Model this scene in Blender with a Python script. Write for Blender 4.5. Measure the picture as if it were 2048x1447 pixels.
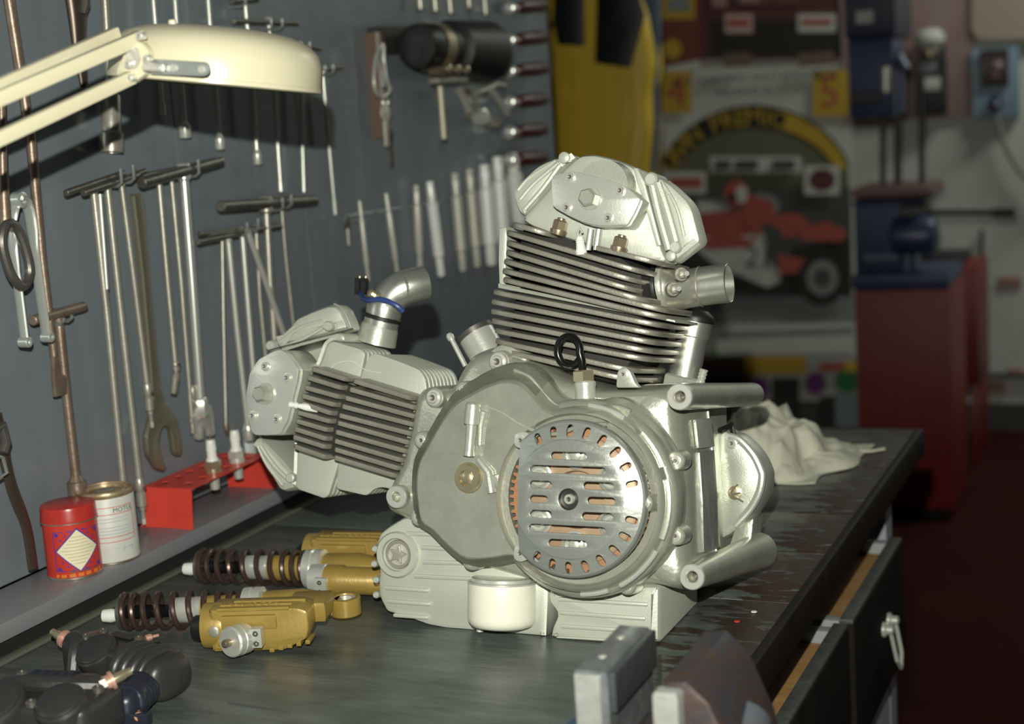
import bpy, bmesh, math, random
from mathutils import Vector, Matrix, noise
from mathutils.geometry import tessellate_polygon
for o in list(bpy.data.objects): bpy.data.objects.remove(o)
scene = bpy.context.scene
COL = scene.collection
random.seed(7)
PI = math.pi

# ---------------------------------------------------------------- camera
FPX, CX, CY = 3135.0, 1024.0, 723.5
CAM = Vector((0, 0, 0.578))                       # bench top is z = 0, floor z = -0.9
RIGHT = Vector((.9168, .3924, -.0680)).normalized()
FWD = Vector((-.3992, .9011, -.1712)).normalized()
DOWN = FWD.cross(RIGHT).normalized()
RIGHT = DOWN.cross(FWD).normalized()
cd = bpy.data.cameras.new('camera'); cam = bpy.data.objects.new('camera', cd); COL.objects.link(cam)
cd.sensor_fit = 'HORIZONTAL'; cd.sensor_width = 36.0; cd.lens = FPX / 2048 * 36
cd.clip_start = .02; cd.clip_end = 60
m = Matrix.Identity(4)
for i in range(3):
    m[i][0] = RIGHT[i]; m[i][1] = -DOWN[i]; m[i][2] = -FWD[i]; m[i][3] = CAM[i]
cam.matrix_world = m
cd.dof.use_dof = True; cd.dof.focus_distance = 1.68; cd.dof.aperture_fstop = 4.0
scene.camera = cam
# ---------------------------------------------------------------- world, lights, exposure
w = bpy.data.worlds.new('world'); scene.world = w; w.use_nodes = True
w.node_tree.nodes['Background'].inputs[0].default_value = (.95, 1, .92, 1)
w.node_tree.nodes['Background'].inputs[1].default_value = .010
def area(name, loc, target, sx, sy, power, col):
    l = bpy.data.lights.new(name, 'AREA'); l.shape = 'RECTANGLE'; l.size = sx; l.size_y = sy
    l.energy = power; l.color = col
    o = bpy.data.objects.new(name, l); COL.objects.link(o); o.location = loc
    o.rotation_euler = (Vector(target) - Vector(loc)).to_track_quat('-Z', 'Y').to_euler()
    return o
# the camera's own flash, a hand's breadth above the lens
area('flash', CAM - RIGHT * .03 - DOWN * .125, CAM + FWD * 1.7 + DOWN * .05, .014, .010, 37, (.98, .98, .86))
# fluorescent tubes on the workshop ceiling
area('ceiling_tubes_back', (.7, 5.55, 2.3), (.4, 6.2, 0), 1.2, .3, 38, (.95, 1, .9))
vs = scene.view_settings
vs.view_transform = 'Standard'; vs.look = 'None'; vs.gamma = 1; vs.use_curve_mapping = False
vs.exposure = 0.0

# ---------------------------------------------------------------- helpers
def ray(px, py): return RIGHT * ((px - CX) / FPX) + DOWN * ((py - CY) / FPX) + FWD
def P(px, py, X=None, Y=None, Z=None, D=None):
    """the place in the workshop seen at a photo point, on a given plane or at a given depth"""
    r = ray(px, py)
    if D is not None: t = D
    elif X is not None: t = (X - CAM.x) / r.x
    elif Y is not None: t = (Y - CAM.y) / r.y
    else: t = (Z - CAM.z) / r.z
    return CAM + r * t
MATS = {}
def mat(name, col, metal=0.0, rough=.5, bump=0.0, bscale=60, var=None, vscale=8, vsharp=.5, spec=.5, coat=0, stretch=(1, 1, 1), emit=0):
    if name in MATS: return MATS[name]
    M = bpy.data.materials.new(name); M.use_nodes = True; nt = M.node_tree
    b = nt.nodes['Principled BSDF']; L = nt.links.new
    b.inputs['Base Color'].default_value = (*col, 1)
    b.inputs['Metallic'].default_value = metal; b.inputs['Roughness'].default_value = rough
    b.inputs['Specular IOR Level'].default_value = spec; b.inputs['Coat Weight'].default_value = coat
    if emit:
        b.inputs['Emission Color'].default_value = (*col, 1); b.inputs['Emission Strength'].default_value = emit
    if bump or var:
        tc = nt.nodes.new('ShaderNodeTexCoord'); mp = nt.nodes.new('ShaderNodeMapping')
        mp.inputs['Scale'].default_value = stretch
        L(tc.outputs['Object'], mp.inputs['Vector'])
    if var:
        n = nt.nodes.new('ShaderNodeTexNoise'); n.inputs['Scale'].default_value = vscale; n.inputs['Detail'].default_value = 6
        n.inputs['Roughness'].default_value = .65
        r = nt.nodes.new('ShaderNodeValToRGB')
        r.color_ramp.elements[0].position = .5 - .3 * vsharp; r.color_ramp.elements[1].position = .5 + .3 * vsharp
        r.color_ramp.elements[0].color = (*col, 1); r.color_ramp.elements[1].color = (*var, 1)
        L(mp.outputs[0], n.inputs['Vector']); L(n.outputs['Fac'], r.inputs[0]); L(r.outputs[0], b.inputs['Base Color'])
    if bump:
        n2 = nt.nodes.new('ShaderNodeTexNoise'); n2.inputs['Scale'].default_value = bscale; n2.inputs['Detail'].default_value = 4
        bp = nt.nodes.new('ShaderNodeBump'); bp.inputs['Strength'].default_value = bump; bp.inputs['Distance'].default_value = .002
        L(mp.outputs[0], n2.inputs['Vector']); L(n2.outputs['Fac'], bp.inputs['Height']); L(bp.outputs[0], b.inputs['Normal'])
    MATS[name] = M
    return M
WLOC = {}
def wl(o): return WLOC.get(o.name, Vector((0, 0, 0)))
def place(o, loc, parent):
    WLOC[o.name] = Vector(loc)
    o.location = loc
    if parent is not None:
        o.parent = parent; o.matrix_parent_inverse = Matrix.Translation(-wl(parent))
def tag(o, label=None, cat=None, group=None, kind=None):
    if label: o['label'] = label
    if cat: o['category'] = cat
    if group: o['group'] = group
    if kind: o['kind'] = kind
    return o
def thing(name, loc, label, cat, group=None, kind=None):
    o = bpy.data.objects.new(name, None); o.empty_display_size = .02; COL.objects.link(o)
    place(o, Vector(loc), None); return tag(o, label, cat, group, kind)
def smooth_mesh(me, ang=35):
    me.polygons.foreach_set('use_smooth', [True] * len(me.polygons))
    me.set_sharp_from_angle(angle=math.radians(ang))
def copy_part(o, loc, parent=None):
    """another individual sharing its mesh, moved from the source's place"""
    c = o.copy(); COL.objects.link(c); place(c, Vector(loc), parent if parent is not None else o.parent); return c

def miter(loop, d):
    n = len(loop); out = []
    for i in range(n):
        p0, p1, p2 = loop[i - 1], loop[i], loop[(i + 1) % n]
        a = Vector((p1[0] - p0[0], p1[1] - p0[1])); b = Vector((p2[0] - p1[0], p2[1] - p1[1]))
        if a.length < 1e-9: a = b.copy()
        if b.length < 1e-9: b = a.copy()
        a.normalize(); b.normalize()
        na = Vector((-a.y, a.x)); nb = Vector((-b.y, b.x)); t = na + nb
        if t.length < 1e-4: t = na.copy()
        t.normalize(); k = max(t.dot(na), .45)
        out.append((p1[0] + t.x * d / k, p1[1] + t.y * d / k))
    return out
def signed(loop): return sum(loop[i - 1][0] * loop[i][1] - loop[i][0] * loop[i - 1][1] for i in range(len(loop))) / 2
def catmull(pts, n=4, closed=True):
    out = []; N = len(pts); V = [Vector(p) for p in pts]
    rng = range(N) if closed else range(N - 1)
    for i in rng:
        if closed: a, b, c, d = V[i - 1], V[i], V[(i + 1) % N], V[(i + 2) % N]
        else: a, b, c, d = V[max(i - 1, 0)], V[i], V[i + 1], V[min(i + 2, N - 1)]
        for k in range(n):
            t = k / n
            out.append(.5 * ((2 * b) + (c - a) * t + (2 * a - 5 * b + 4 * c - d) * t * t + (3 * b - a - 3 * c + d) * t ** 3))
    if not closed: out.append(V[-1])
    return [tuple(v) for v in out]
def roundc(pts, r, n=3):
    """round the corners of a closed 2D loop"""
    out = []; N = len(pts)
    for i in range(N):
        p = Vector(pts[i][:2]); a = Vector(pts[i - 1][:2]) - p; b = Vector(pts[(i + 1) % N][:2]) - p
        if a.length < 1e-9 or b.length < 1e-9: continue
        rr = min(r, a.length * .45, b.length * .45)
        s = p + a.normalized() * rr; e = p + b.normalized() * rr
        for k in range(n + 1):
            t = k / n; q = s * (1 - t) ** 2 + p * 2 * t * (1 - t) + e * t * t
            out.append((q.x, q.y))
    return out
def circ(cx, cy, r, n=24, a0=0, ry=None):
    return [(cx + r * math.cos(a0 + 2 * PI * i / n), cy + (ry or r) * math.sin(a0 + 2 * PI * i / n)) for i in range(n)]
def slot(cx, cy, L, h, ang=0, n=5):
    out = []; c, s = math.cos(ang), math.sin(ang); e = max(L / 2 - h / 2, 0)
    for sg in (1, -1):
        for k in range(n + 1):
            a = -PI / 2 + PI * k / n + (0 if sg == 1 else PI)
            x = sg * e + h / 2 * math.cos(a); y = h / 2 * math.sin(a)
            out.append((cx + x * c - y * s, cy + x * s + y * c))
    return out
def basis(d):
    d = Vector(d).normalized(); u = Vector((0, 0, 1)) if abs(d.z) < .9 else Vector((1, 0, 0))
    a = u.cross(d).normalized(); return a, d.cross(a).normalized(), d
class MB:
    def __init__(s): s.v = []; s.f = []; s.m = []
    def add(s, vs, fs, mi=0):
        o = len(s.v); s.v += [tuple(x) for x in vs]; s.f += [tuple(i + o for i in f) for f in fs]; s.m += [mi] * len(fs); return s
    def plate(s, loops, h, bev=0, mi=0, M=None, back=False):
        """flat plate with holes: 2D loops, thickness h, front at +z; M maps (x, y, z) to the world"""
        vs = []; fs = []; rings = []
        for k, lp in enumerate(loops):
            lp = [tuple(p[:2]) for p in lp]
            if (signed(lp) > 0) != (k == 0): lp = lp[::-1]
            if bev > 0:
                prof = [(bev, 0), (bev * .3, bev * .3), (0, bev)]
            else: prof = [(0, 0)]
            prof = [(i, h / 2 - z) for i, z in prof]
            if back and bev > 0: prof += [(0, -h / 2 + bev), (bev * .3, -h / 2 + bev * .3), (bev, -h / 2)]
            else: prof += [(0, -h / 2)]
            rr = []
            for ins, z in prof:
                q = miter(lp, ins) if ins else lp
                rr.append(range(len(vs), len(vs) + len(q))); vs += [(x, y, z) for x, y in q]
            rings.append(rr)
            for a, b in zip(rr, rr[1:]):
                n = len(a)
                for i in range(n): fs.append((a[i], b[i], b[(i + 1) % n], a[(i + 1) % n]))
        for end in (0, -1):
            polys = [[Vector(vs[i]) for i in rr[end]] for rr in rings]
            idx = [i for rr in rings for i in rr[end]]
            for t in tessellate_polygon(polys):
                fs.append(tuple(idx[j] for j in t))
        if M is not None: vs = [M(*p) for p in vs]
        return s.add(vs, fs, mi)
    def box(s, c, size, R=None, mi=0, bev=0):
        hx, hy = size[0] / 2, size[1] / 2
        lp = [(-hx, -hy), (hx, -hy), (hx, hy), (-hx, hy)]
        c = Vector(c)
        def M(x, y, z):
            p = Vector((x, y, z)); return c + (R @ p if R is not None else p)
        return s.plate([lp], size[2], bev, mi, M, back=True)
    def lathe(s, p0, d, prof, seg=20, mi=0, phase=0, closed=True):
        """prof: list of (distance along d, radius)"""
        a, b, d = basis(d); p0 = Vector(p0); vs = []; fs = []
        for t, r in prof:
            for k in range(seg):
                an = 2 * PI * k / seg + phase
                vs.append(p0 + d * t + a * (r * math.cos(an)) + b * (r * math.sin(an)))
        for i in range(len(prof) - 1):
            for k in range(seg):
                k2 = (k + 1) % seg
                fs.append((i * seg + k, i * seg + k2, (i + 1) * seg + k2, (i + 1) * seg + k))
        if closed:
            if prof[0][1] > 1e-6: fs.append(tuple(range(seg)))
            if prof[-1][1] > 1e-6: fs.append(tuple(range((len(prof) - 1) * seg, len(prof) * seg)))
        return s.add(vs, fs, mi)
    def cyl(s, p0, p1, r, seg=16, mi=0, r2=None, bev=0):
        p0, p1 = Vector(p0), Vector(p1); L = (p1 - p0).length; r2 = r if r2 is None else r2
        pr = [(0, r - bev), (bev, r), (L - bev, r2), (L, r2 - bev)] if bev else [(0, r), (L, r2)]
        return s.lathe(p0, p1 - p0, pr, seg, mi)
    def tube(s, path, r, seg=10, mi=0, closed=False, flat=1.0):
        path = [Vector(p) for p in path]; n = len(path); rad = r if isinstance(r, (list, tuple)) else [r] * n
        tang = []
        for i in range(n):
            a = path[i - 1] if (i > 0 or closed) else path[i]; b = path[(i + 1) % n] if (i < n - 1 or closed) else path[i]
            tang.append((b - a).normalized())
        a, b, _ = basis(tang[0]); vs = []; fs = []
        for i in range(n):
            t = tang[i]; a = (a - t * a.dot(t)).normalized(); b = t.cross(a).normalized()
            for k in range(seg):
                an = 2 * PI * k / seg
                vs.append(path[i] + a * (rad[i] * math.cos(an)) + b * (rad[i] * flat * math.sin(an)))
        m_ = n if closed else n - 1
        for i in range(m_):
            j = (i + 1) % n
            for k in range(seg):
                k2 = (k + 1) % seg; fs.append((i * seg + k, i * seg + k2, j * seg + k2, j * seg + k))
        if not closed: fs.append(tuple(range(seg))); fs.append(tuple(range((n - 1) * seg, n * seg)))
        return s.add(vs, fs, mi)
    def dome(s, loop, c, prof, mi=0, y=None):
        """loop: closed list of world (X, Z); prof: (scale about c, Y) from the base to the crown"""
        n = len(loop); vs = []; fs = []
        for sc, Y in prof:
            for x, z in loop: vs.append((c[0] + (x - c[0]) * sc, Y, c[1] + (z - c[1]) * sc))
        for i in range(len(prof) - 1):
            for k in range(n):
                k2 = (k + 1) % n; fs.append((i * n + k, i * n + k2, (i + 1) * n + k2, (i + 1) * n + k))
        if prof[-1][0] > 1e-5: fs.append(tuple(range((len(prof) - 1) * n, len(prof) * n)))
        fs.append(tuple(range(n)))
        return s.add(vs, fs, mi)
    def grid(s, nx, ny, fn, mi=0):
        vs = [fn(i / nx, j / ny) for j in range(ny + 1) for i in range(nx + 1)]
        fs = [(j * (nx + 1) + i, j * (nx + 1) + i + 1, (j + 1) * (nx + 1) + i + 1, (j + 1) * (nx + 1) + i) for j in range(ny) for i in range(nx)]
        return s.add(vs, fs, mi)
    def mesh(s, name, mats, ang=35, origin=None, fix=True):
        me = bpy.data.meshes.new(name)
        V = [Vector(v) for v in s.v]
        if origin is None:
            lo = [min(v[i] for v in V) for i in range(3)]; hi = [max(v[i] for v in V) for i in range(3)]
            origin = Vector(((lo[0] + hi[0]) / 2, (lo[1] + hi[1]) / 2, lo[2]))
        me.from_pydata([v - origin for v in V], [], s.f)
        for mm in (mats if isinstance(mats, (list, tuple)) else [mats]): me.materials.append(mm)
        if any(s.m): me.polygons.foreach_set('material_index', s.m)
        if fix:
            bm = bmesh.new(); bm.from_mesh(me); bmesh.ops.recalc_face_normals(bm, faces=bm.faces); bm.to_mesh(me); bm.free()
        smooth_mesh(me, ang); return me, origin
    def build(s, name, mats, parent=None, ang=35, label=None, cat=None, group=None, kind=None, origin=None):
        me, org = s.mesh(name, mats, ang, origin)
        o = bpy.data.objects.new(name, me); COL.objects.link(o); place(o, org, parent)
        return tag(o, label, cat, group, kind)
def prism(name, px, y0, y1, m_, parent=None, bev=.0015, smooth=0, rnd=0, holes=(), **kw):
    """an outline in the plane y = y0 (front), carried back to y1"""
    lp = [(P(x, y, Y=y0).x, P(x, y, Y=y0).z) for x, y in px]
    if smooth: lp = [q[:2] for q in catmull([(a, b, 0) for a, b in lp], smooth)]
    if rnd: lp = roundc(lp, rnd)
    yc = (y0 + y1) / 2
    return MB().plate([lp] + list(holes), abs(y1 - y0), bev, 0, lambda x, y, z: (x, yc - z, y)).build(name, m_, parent, **kw)
def xz(px, py, Y):
    p = P(px, py, Y=Y); return (p.x, p.z)
def text_mesh(body, size, depth, M, align='CENTER'):
    """letters as geometry: returns vertices and faces mapped by M(x, y, z)"""
    cu = bpy.data.curves.new('letters', 'FONT'); cu.body = body; cu.size = size; cu.align_x = align; cu.align_y = 'CENTER'
    cu.extrude = depth / 2; cu.resolution_u = 2
    ob = bpy.data.objects.new('letters', cu)
    me = ob.to_mesh(); vs = [M(*v.co) for v in me.vertices]; fs = [tuple(p.vertices) for p in me.polygons]
    ob.to_mesh_clear(); bpy.data.objects.remove(ob); bpy.data.curves.remove(cu)
    return vs, fs

# ---------------------------------------------------------------- materials
ALU = mat('cast_aluminium', (.58, .60, .52), .5, .36, .12, 500, (.44, .465, .40), 22, .8)
ALU2 = mat('cast_aluminium_pale', (.56, .58, .50), .3, .44, .1, 500, (.52, .54, .47), 14, .8)
ALUC = mat('oily_cast_aluminium', (.62, .635, .54), .6, .30, .15, 300, (.42, .435, .36), 18, .75)
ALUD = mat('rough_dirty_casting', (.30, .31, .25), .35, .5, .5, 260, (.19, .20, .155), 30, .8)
FIN = mat('cylinder_fin_metal', (.40, .39, .335), .5, .40, .2, 300, (.28, .265, .22), 25, .8)
MACH = mat('machined_aluminium', (.70, .71, .65), .55, .3, .08, 400)
STEEL = mat('bright_steel', (.70, .70, .64), .5, .3)
ELB = mat('brushed_elbow_metal', (.64, .645, .58), .85, .32, .05, 300)
CHROME = mat('chrome_steel', (.74, .74, .70), .65, .24)
WORN = mat('worn_steel', (.50, .48, .42), .5, .36, .1, 200, (.34, .32, .27), 30, .8)
DSTEEL = mat('dark_oily_steel', (.16, .15, .135), .7, .4, .1, 200)
RUSTY = mat('brown_rusty_steel', (.22, .14, .10), .6, .42, .2, 200, (.33, .27, .22), 40, .8)
BRASS = mat('dulled_brass', (.36, .29, .20), .75, .36)
BRASSY = mat('yellow_zinc_brass', (.60, .53, .36), .8, .3)
RUBBER = mat('black_rubber', (.012, .012, .012), 0, .45)
GAP = mat('fin_gap_shade', (.03, .029, .026), .3, .7)  # near-black puts the shade between the cooling fins into the colour
CERAM = mat('white_ceramic', (.82, .82, .78), 0, .25)
COPPER = mat('copper_orange', (.50, .24, .13), .5, .42)
FRICTION = mat('orange_friction_lining', (.38, .19, .10), .15, .6, .2, 200)

# ================================================================ the room
XP, ZL = -1.29, .04                               # tool board plane, top of the ledge
YW = 6.4                                          # back wall
def slab(name, lo, hi, m_, parent=None, bev=0, **kw):
    c = [(a + b) / 2 for a, b in zip(lo, hi)]; s = [b - a for a, b in zip(lo, hi)]
    return MB().box(c, s, None, 0, bev).build(name, m_, parent, **kw)
FLOOR = mat('oily_red_floor', (.040, .007, .006), 0, .9, .3, 30, (.024, .006, .006), 3, .9, spec=.08)
WALLM = mat('dirty_white_wall', (.55, .56, .52), 0, .8, .3, 12, (.40, .42, .38), 4, .9)
PANELM = mat('grey_blue_paint_with_sheen', (.165, .195, .230), .1, .26, .10, 40, (.24, .27, .30), 6, 1.0, stretch=(1, 1.6, .14))  # paler vertical streaks paint in the reflections of the hanging tools
slab('floor', (-4, -1.5, -.95), (3.5, 7, -.9), FLOOR, kind='structure')
wb = slab('wall_back', (-4, YW, -.9), (3.5, YW + .12, 2.6), WALLM, kind='structure')
slab('wall_left', (-1.60, -1.5, -.9), (-1.45, 3.22, 2.6), mat('dark_left_wall', (.10, .11, .12), 0, .7), kind='structure')
slab('ceiling', (-4, -1.5, 2.6), (3.5, 7, 2.7), mat('dull_ceiling', (.3, .3, .28), 0, .9), kind='structure')
# bricks showing where the plaster of the back wall has gone
BRK = mat('bare_wall_brick', (.26, .13, .10), 0, .85, .5, 40, (.34, .22, .18), 20)
for (x, y, wd, ht) in ((2020, 562, 46, 22), (1985, 775, 50, 26), (2030, 745, 30, 20)):
    a = P(x - wd / 2, y + ht / 2, Y=YW); b = P(x + wd / 2, y - ht / 2, Y=YW)
    slab('brick', (min(a.x, b.x), YW - .012, min(a.z, b.z)), (max(a.x, b.x), YW + .02, max(a.z, b.z)), BRK, wb, .004)
# dark skirting band along the wall's foot
a = P(1960, 805, Y=YW)
slab('baseboard_back', (-4, YW - .02, -.9), (3.5, YW, a.z), mat('dark_skirting', (.045, .042, .04), 0, .7), kind='structure')
# ---- the tool board
tb = thing('tool_board', (XP - .02, 1.9, ZL), 'tall grey-blue painted sheet board on which all the wrenches hang', 'tool board')
seams = [.55] + sorted(P(x, y, X=XP).y for x, y in ((352, 282), (612, 430), (712, 200), (922, 260))) + [3.2]
for a, b in zip(seams, seams[1:]):
    slab('board_panel', (XP - .02, a + .0012, ZL + .001), (XP, b - .0012, 2.2), PANELM, tb, .0015)
slab('backing', (XP - .06, .55, ZL - .005), (XP - .0205, 3.2, 2.2), mat('pale_board_backing', (.36, .42, .46), 0, .5), tb)
slab('edge_strip', (XP - .06, 3.2, ZL), (XP + .004, 3.212, 2.2), mat('pale_grey_metal', (.22, .25, .27), .3, .45), tb, .001)
# ---- the workbench
BENCH = mat('worn_dark_green_bench_top', (.070, .083, .076), .25, .34, .5, 60, (.18, .205, .19), 24, .8, stretch=(.45, 1.6, 1))
def bench_wear():
    """bare, rust-stained wood where hands and parts have worn the paint towards the front edge; scuffed gloss"""
    nt = BENCH.node_tree; L = nt.links.new; N = nt.nodes.new; b = nt.nodes['Principled BSDF']
    src = b.inputs['Base Color'].links[0].from_socket
    tc = N('ShaderNodeTexCoord'); sx = N('ShaderNodeSeparateXYZ'); L(tc.outputs['Object'], sx.inputs[0])
    n = N('ShaderNodeTexNoise'); n.inputs['Scale'].default_value = 30; n.inputs['Detail'].default_value = 8; n.inputs['Roughness'].default_value = .7
    mp = N('ShaderNodeMapping'); mp.inputs['Scale'].default_value = (.55, 1.5, 1); L(tc.outputs['Object'], mp.inputs[0]); L(mp.outputs[0], n.inputs['Vector'])
    mr = N('ShaderNodeMapRange'); mr.inputs['From Min'].default_value = .18; mr.inputs['From Max'].default_value = .44; L(sx.outputs[0], mr.inputs['Value'])
    ad = N('ShaderNodeMath'); ad.operation = 'MULTIPLY_ADD'; ad.inputs[1].default_value = .42; L(mr.outputs[0], ad.inputs[0]); L(n.outputs['Fac'], ad.inputs[2])
    r = N('ShaderNodeValToRGB'); r.color_ramp.elements[0].position = .80; r.color_ramp.elements[1].position = .84; L(ad.outputs[0], r.inputs[0])
    mx = N('ShaderNodeMix'); mx.data_type = 'RGBA'; L(r.outputs[0], mx.inputs['Factor']); L(src, mx.inputs['A']); mx.inputs['B'].default_value = (.052, .033, .024, 1)
    L(mx.outputs['Result'], b.inputs['Base Color'])
    n3 = N('ShaderNodeTexNoise'); n3.inputs['Scale'].default_value = 7; n3.inputs['Detail'].default_value = 6; L(mp.outputs[0], n3.inputs['Vector'])
    m3 = N('ShaderNodeMapRange'); m3.inputs['To Min'].default_value = .22; m3.inputs['To Max'].default_value = .52; L(n3.outputs['Fac'], m3.inputs['Value']); L(m3.outputs[0], b.inputs['Roughness'])
bench_wear()
EDGE = mat('black_bench_edge', (.010, .010, .010), .2, .5, .4, 30, (.026, .018, .014), 30, .6, spec=.2)
DWOOD = mat('blackened_wood', (.009, .008, .008), 0, .8, .4, 40, (.018, .014, .012), 20, spec=.08)
YWOOD = mat('yellow_drawer_wood', (.42, .24, .085), 0, .7, .4, 30, (.30, .16, .05), 14, .8, stretch=(1, 4, 1))
LGREY = mat('grey_lilac_paint', (.30, .31, .37), .1, .5)
XE = -.395
wbn = thing('workbench', (-.84, 1.6, -.9), 'long workbench with dark worn top and two drawers pulled open', 'workbench')
ys = [.72, P(1620, 1208, Z=0).y, P(1600, 1105, Z=0).y, P(1620, 1027, Z=0).y, P(1650, 935, Z=0).y, 2.48]
for a, b in zip(ys, ys[1:]):
    slab('top_board', (XP, a + .0006, -.035), (XE - .012, b - .0006, 0), BENCH, wbn, .001)
slab('top_edge', (XE - .0125, .72, -.042), (XE, 2.48, .0025), EDGE, wbn, .003)
slab('end_edge', (XP, 2.48, -.042), (XE, 2.492, .001), EDGE, wbn, .003)
slab('apron', (-.50, .74, -.10), (-.475, 2.45, -.035), DWOOD, wbn)
slab('rear_panel', (XP, .74, -.9), (XP + .03, 2.45, -.035), DWOOD, wbn)
slab('side_panel', (XP + .03, 2.40, -.9), (-.47, 2.44, -.035), DWOOD, wbn)
for y in (.80, 1.30, 2.36):
    slab('leg', (-.50, y, -.9), (-.435, y + .05, -.1), LGREY, wbn, .003)
slab('lower_shelf', (XP + .03, .78, -.62), (-.50, 2.40, -.59), DWOOD, wbn)
# a strip of moulding where the ledge meets the bench
slab('cove_strip', (XP + .0945, .75, 0), (XP + .107, 2.44, .005), mat('olive_strip', (.11, .11, .085), 0, .5), wbn, .002)
def drawer(y0, y1, xf, hy):
    zr = -.118
    f = slab('drawer', (xf - .018, y0, -.30), (xf, y1, zr - .007), DWOOD, wbn, .003)
    slab('drawer_rim', (xf - .019, y0, zr - .007), (xf - .001, y1, zr), mat('worn_grey_rim', (.10, .11, .105), .1, .6, .5, 60, (.05, .055, .05), 60, .7), f, .002)
    for y in (y0 + .003, y1 - .024):
        slab('drawer_side', (-.80, y, -.28), (xf - .0185, y + .02, zr - .004), mat('grey_drawer_side', (.26, .28, .28), .1, .5), f, .002)
    slab('drawer_liner', (-.80, y0 + .024, -.150), (xf - .0185, y1 - .025, -.138), YWOOD, f)
    h = MB()
    for s in (-1, 1): h.lathe((xf, hy + s * .02, -.20), (1, 0, 0), [(0, .011), (.004, .011), (.006, .007), (.014, .007), (.016, .003)], 12)
    h.tube([(xf + .010, hy - .02, -.20), (xf + .018, hy - .018, -.245), (xf + .020, hy, -.262), (xf + .018, hy + .018, -.245), (xf + .010, hy + .02, -.20)], .0032, 8)
    h.build('drawer_handle', STEEL, f)
drawer(1.0, 1.90, -.401, 1.35)
drawer(1.915, 2.285, -.397, 2.13)
slab('under_panel', (-.45, 1.86, -.9), (-.428, 2.31, -.305), LGREY, wbn, .003)
# ---- the ledge under the tool board
lg = thing('ledge', (XP + .046, 1.5, 0), 'narrow grey painted ledge running along the foot of the tool board', 'shelf')
LEDGEM = mat('grey_ledge_paint', (.19, .213, .24), .05, .4, .2, 20, (.25, .235, .24), 9, .7)
slab('ledge_board', (XP, .75, ZL - .021), (XP + .0935, 2.46, ZL), LEDGEM, lg, .0025)
slab('ledge_foot', (XP + .001, .75, .0005), (XP + .084, 2.46, ZL - .021), mat('black_ledge_foot', (.012, .012, .012), 0, .7), lg)

# ================================================================ the engine
# it leans back a little on its sump: everything is laid out upright about PIV and the whole is tilted at the end
PIV = Vector((-.6, 1.47, 0)); TILT = Matrix.Rotation(-math.radians(11.2), 3, 'X')
P_world = P
def P(px, py, Y):
    r = TILT.inverted() @ ray(px, py); c = PIV + TILT.inverted() @ (CAM - PIV)
    return c + r * ((Y - c.y) / r.y)
eng = thing('motorcycle_engine', PIV, 'large aluminium twin-cylinder motorcycle engine standing on the workbench', 'engine')
_bolts = {}
def bolt(px, py, Y, r, parent, m_=None, h=None, kind='socket', name='bolt', loc=None, d=(0, -1, 0)):
    m_ = m_ or STEEL; h = h or r * .9
    key = (round(r, 4), m_.name, round(h, 4), kind, tuple(d))
    loc = Vector(loc) if loc is not None else P(px, py, Y=Y)
    if key in _bolts: return copy_part(_bolts[key], loc, parent)
    if kind == 'socket':
        b = MB().lathe((0, 0, 0), d, [(-.006, r), (h * .75, r), (h, r * .86), (h, r * .58), (h * .3, r * .54)], 14, closed=False)
        b.lathe((0, 0, 0), d, [(h * .3, r * .55), (h * .28, 0)], 6, 1, closed=False)
        b.lathe((0, 0, 0), d, [(-.006, r * 1.35), (h * .12, r * 1.35), (h * .16, r * 1.2), (h * .16, r * .5)], 16, closed=False)
    else:
        b = MB().lathe((0, 0, 0), d, [(-.006, r * 1.3), (h * .15, r * 1.3), (h * .15, r * .98)], 18)
        b.lathe((0, 0, 0), d, [(h * .1, r), (h * .85, r), (h, r * .8), (h, 0)], 6, phase=.2)
    me, org = b.mesh(name, [m_, DSTEEL], 30, Vector((0, 0, 0)))
    o = bpy.data.objects.new(name, me); COL.objects.link(o); place(o, loc, parent); _bolts[key] = o
    return o
def ear(mb, px, py, Y, r, depth=.02):
    p = P(px, py, Y=Y); mb.lathe(p, (0, 1, 0), [(0, r * .85), (.0015, r), (depth, r * 1.1)], 18)
def ribbox(name, a, b, Y, h, proud, m_, parent):
    """a rib on a face at y = Y between two photo points"""
    A = P(*a, Y=Y); B = P(*b, Y=Y); e = (B - A); L = e.length; e.normalize(); n = Vector((-e.z, 0, e.x))
    lp = roundc([(0, -h / 2), (L, -h / 2), (L, h / 2), (0, h / 2)], h * .45, 2)
    return MB().plate([lp], proud * 2, min(proud * .5, h * .3), 0, lambda x, y, z: A + e * x + n * y + Vector((0, -z, 0))).build(name, m_, parent)

# ---- sump
YS = 1.47
sump = prism('oil_sump', [(805, 1034), (775, 1052), (757, 1066), (750, 1090), (750, 1116), (757, 1143), (754, 1168), (757, 1196), (771, 1224), (813, 1236), (854, 1251), (896, 1260), (938, 1262), (1080, 1276), (1094, 1279), (1098, 1175), (1062, 1110), (940, 1060), (850, 1030)],
             YS, YS + .05, ALU2, eng, .007, rnd=.004)
sr = prism('oil_sump_box', [(1094, 1172), (1094, 1205), (1113, 1228), (1100, 1255), (1097, 1278), (1103, 1284), (1220, 1288), (1308, 1290), (1318, 1283), (1319, 1170)], YS, YS + .135, ALU2, eng, .009, rnd=.006)
for a, b in (((1116, 1197), (1297, 1208)), ((1120, 1224), (1292, 1236)), ((1122, 1251), (1296, 1262)), ((1114, 1275), (1300, 1283))):
    ribbox('sump_rib', a, b, YS, .0042, .0028, ALU2, sr)
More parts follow.
